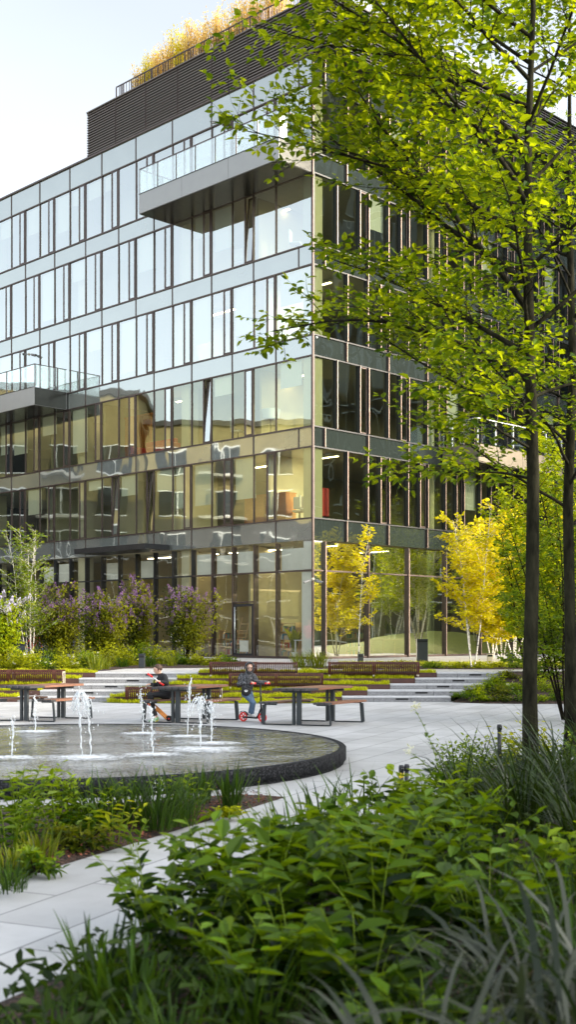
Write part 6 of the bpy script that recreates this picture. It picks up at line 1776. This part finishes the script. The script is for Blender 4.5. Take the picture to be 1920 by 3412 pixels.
fused('shirt', tp, M['pink'], pp, .014)
tr_ = MB()
for s_, k in ((-.08, .12), (.08, -.14)): limb_(tr_, [hip + Vector((0, s_, .02)), Vector((k*.7+.04, s_, .46)), Vector((k, s_, .12))], [.115, .08, .06])
fused('trousers', tr_, M['denim'], pp, .014)
for s_, k in ((-.08, .12), (.08, -.14)):
    sh = MB(); limb_(sh, [Vector((k-.03, s_, .05)), Vector((k+.14, s_, .035))], [.05, .035]); fused('shoe', sh, M['shoe_dark'], pp, .012)
hr = MB(); c, f, s, u, m = fr; hr.ball(c + u*.03 - f*.03, .115, 14, 10, (.92, .98, 1), mat=m); hr.build('hair', M['hair'], pp, True)

# ---- bicycle by the facade on the left
bk = empty('bicycle', (across(112, 56.5), 56.5, .80), R(-30), 'dark bicycle parked against the facade behind the white stemmed birch', 'bicycle')
for x in (-.52, .52):
    mb = MB(); mb.tube([(x + .33*math.cos(a), 0, .34 + .33*math.sin(a)) for a in np.linspace(0, 2*PI, 25)], .018, 6, cap=False); w_ = mb.build('wheel', M['scooter'], bk, True)
    mb = MB()
    for k in range(12): a = 2*PI*k/12; mb.tube([(x, 0, .34), (x + .32*math.cos(a), 0, .34 + .32*math.sin(a))], .003, 4)
    mb.build('spokes', M['steel'], w_)
mb = MB()
for a, b in (((-.52,0,.34),(-.18,0,.82)), ((-.52,0,.34),(-.05,0,.32)), ((-.05,0,.32),(-.2,0,.86)), ((-.05,0,.32),(.38,0,.78)), ((-.18,0,.80),(.38,0,.80)), ((.52,0,.34),(.36,0,.92))): mb.tube([a, b], .017, 8)
mb.build('frame', M['redpaint'], bk, True)
mb = MB(); mb.tube([(.34,-.26,.98),(.38,-.1,1.0),(.37,0,.96),(.38,.1,1.0),(.34,.26,.98)], .012, 8); mb.build('handlebar', M['scooter'], bk, True)
mb = MB(); mb.ball((-.21, 0, .90), .12, 10, 6, (1.1, .55, .3)); mb.build('saddle', M['black_cloth'], bk, True)

# ------------------------------------------------------------------ light, sky, camera
SUN_AZ = math.atan2(.97, -.25); SUN_EL = R(21)        # azimuth clockwise from +Y
S = Vector((math.sin(SUN_AZ)*math.cos(SUN_EL), math.cos(SUN_AZ)*math.cos(SUN_EL), math.sin(SUN_EL)))
sun = bpy.data.lights.new('sun', 'SUN'); sun.energy = 5.0; sun.angle = R(.53); sun.color = (1.0, .86, .62)
so = bpy.data.objects.new('sun', sun); COL.objects.link(so); so.rotation_euler = S.to_track_quat('Z', 'Y').to_euler(); so.location = (60, 20, 40)
w = bpy.data.worlds.new('World'); scene.world = w; w.use_nodes = True
nt = w.node_tree; nt.nodes.clear()
sk = nt.nodes.new('ShaderNodeTexSky'); sk.sky_type = 'NISHITA'; sk.sun_disc = False; sk.sun_elevation = SUN_EL; sk.sun_rotation = SUN_AZ
sk.air_density = 1.0; sk.dust_density = 2.2; sk.ozone_density = 1.4; sk.altitude = 100
hs = nt.nodes.new('ShaderNodeHueSaturation'); hs.inputs['Saturation'].default_value = .40
# haze: the sky is brighter overhead and on the sunny side than over the roofs to the north and west
tc = nt.nodes.new('ShaderNodeTexCoord'); dp = nt.nodes.new('ShaderNodeVectorMath'); dp.operation = 'DOT_PRODUCT'; dp.inputs[1].default_value = (.60, -.50, .62)
mr = nt.nodes.new('ShaderNodeMapRange'); mr.inputs['From Min'].default_value = -.15; mr.inputs['From Max'].default_value = .85; mr.inputs['To Min'].default_value = .64; mr.inputs['To Max'].default_value = 1.35
nz = nt.nodes.new('ShaderNodeTexNoise'); nz.inputs['Scale'].default_value = 1.6; nz.inputs['Detail'].default_value = 5
mp = nt.nodes.new('ShaderNodeMapping'); mp.inputs['Scale'].default_value = (1, 1, 2.6)
cr = nt.nodes.new('ShaderNodeMapRange'); cr.inputs['From Min'].default_value = .35; cr.inputs['From Max'].default_value = .7; cr.inputs['To Min'].default_value = .96; cr.inputs['To Max'].default_value = 1.07
mu = nt.nodes.new('ShaderNodeMath'); mu.operation = 'MULTIPLY'
sc_ = nt.nodes.new('ShaderNodeVectorMath'); sc_.operation = 'SCALE'
bg = nt.nodes.new('ShaderNodeBackground'); bg.inputs['Strength'].default_value = .66
ou = nt.nodes.new('ShaderNodeOutputWorld')
L_ = nt.links.new
L_(sk.outputs[0], hs.inputs['Color']); L_(tc.outputs['Generated'], dp.inputs[0]); L_(dp.outputs['Value'], mr.inputs['Value'])
L_(tc.outputs['Generated'], mp.inputs['Vector']); L_(mp.outputs[0], nz.inputs['Vector']); L_(nz.outputs['Fac'], cr.inputs['Value'])
L_(mr.outputs[0], mu.inputs[0]); L_(cr.outputs[0], mu.inputs[1])
L_(hs.outputs[0], sc_.inputs[0]); L_(mu.outputs[0], sc_.inputs['Scale']); wb = nt.nodes.new('ShaderNodeVectorMath'); wb.operation = 'MULTIPLY'; wb.inputs[1].default_value = (1.0, .99, .955); L_(sc_.outputs[0], wb.inputs[0]); L_(wb.outputs[0], bg.inputs['Color']); L_(bg.outputs[0], ou.inputs['Surface'])
cam = bpy.data.cameras.new('camera'); co = bpy.data.objects.new('camera', cam); COL.objects.link(co)
co.location = (0, 0, EYE); co.rotation_euler = (R(90), 0, 0)
cam.sensor_fit = 'HORIZONTAL'; cam.sensor_width = 24.0; cam.lens = 50.0; cam.shift_y = 401/1920.0
cam.clip_start = .1; cam.clip_end = 2000
cam.dof.use_dof = True; cam.dof.focus_distance = 36.0; cam.dof.aperture_fstop = 3.2
scene.camera = co
scene.view_settings.view_transform = 'Standard'; scene.view_settings.look = 'None'; scene.view_settings.exposure = 0; scene.view_settings.gamma = 1
scene.render.engine = 'CYCLES'
cy = scene.cycles
cy.use_denoising = True; cy.max_bounces = 10; cy.transparent_max_bounces = 16; cy.diffuse_bounces = 4; cy.glossy_bounces = 5; cy.transmission_bounces = 6
cy.sample_clamp_indirect = 6.0; cy.caustics_reflective = False; cy.caustics_refractive = False
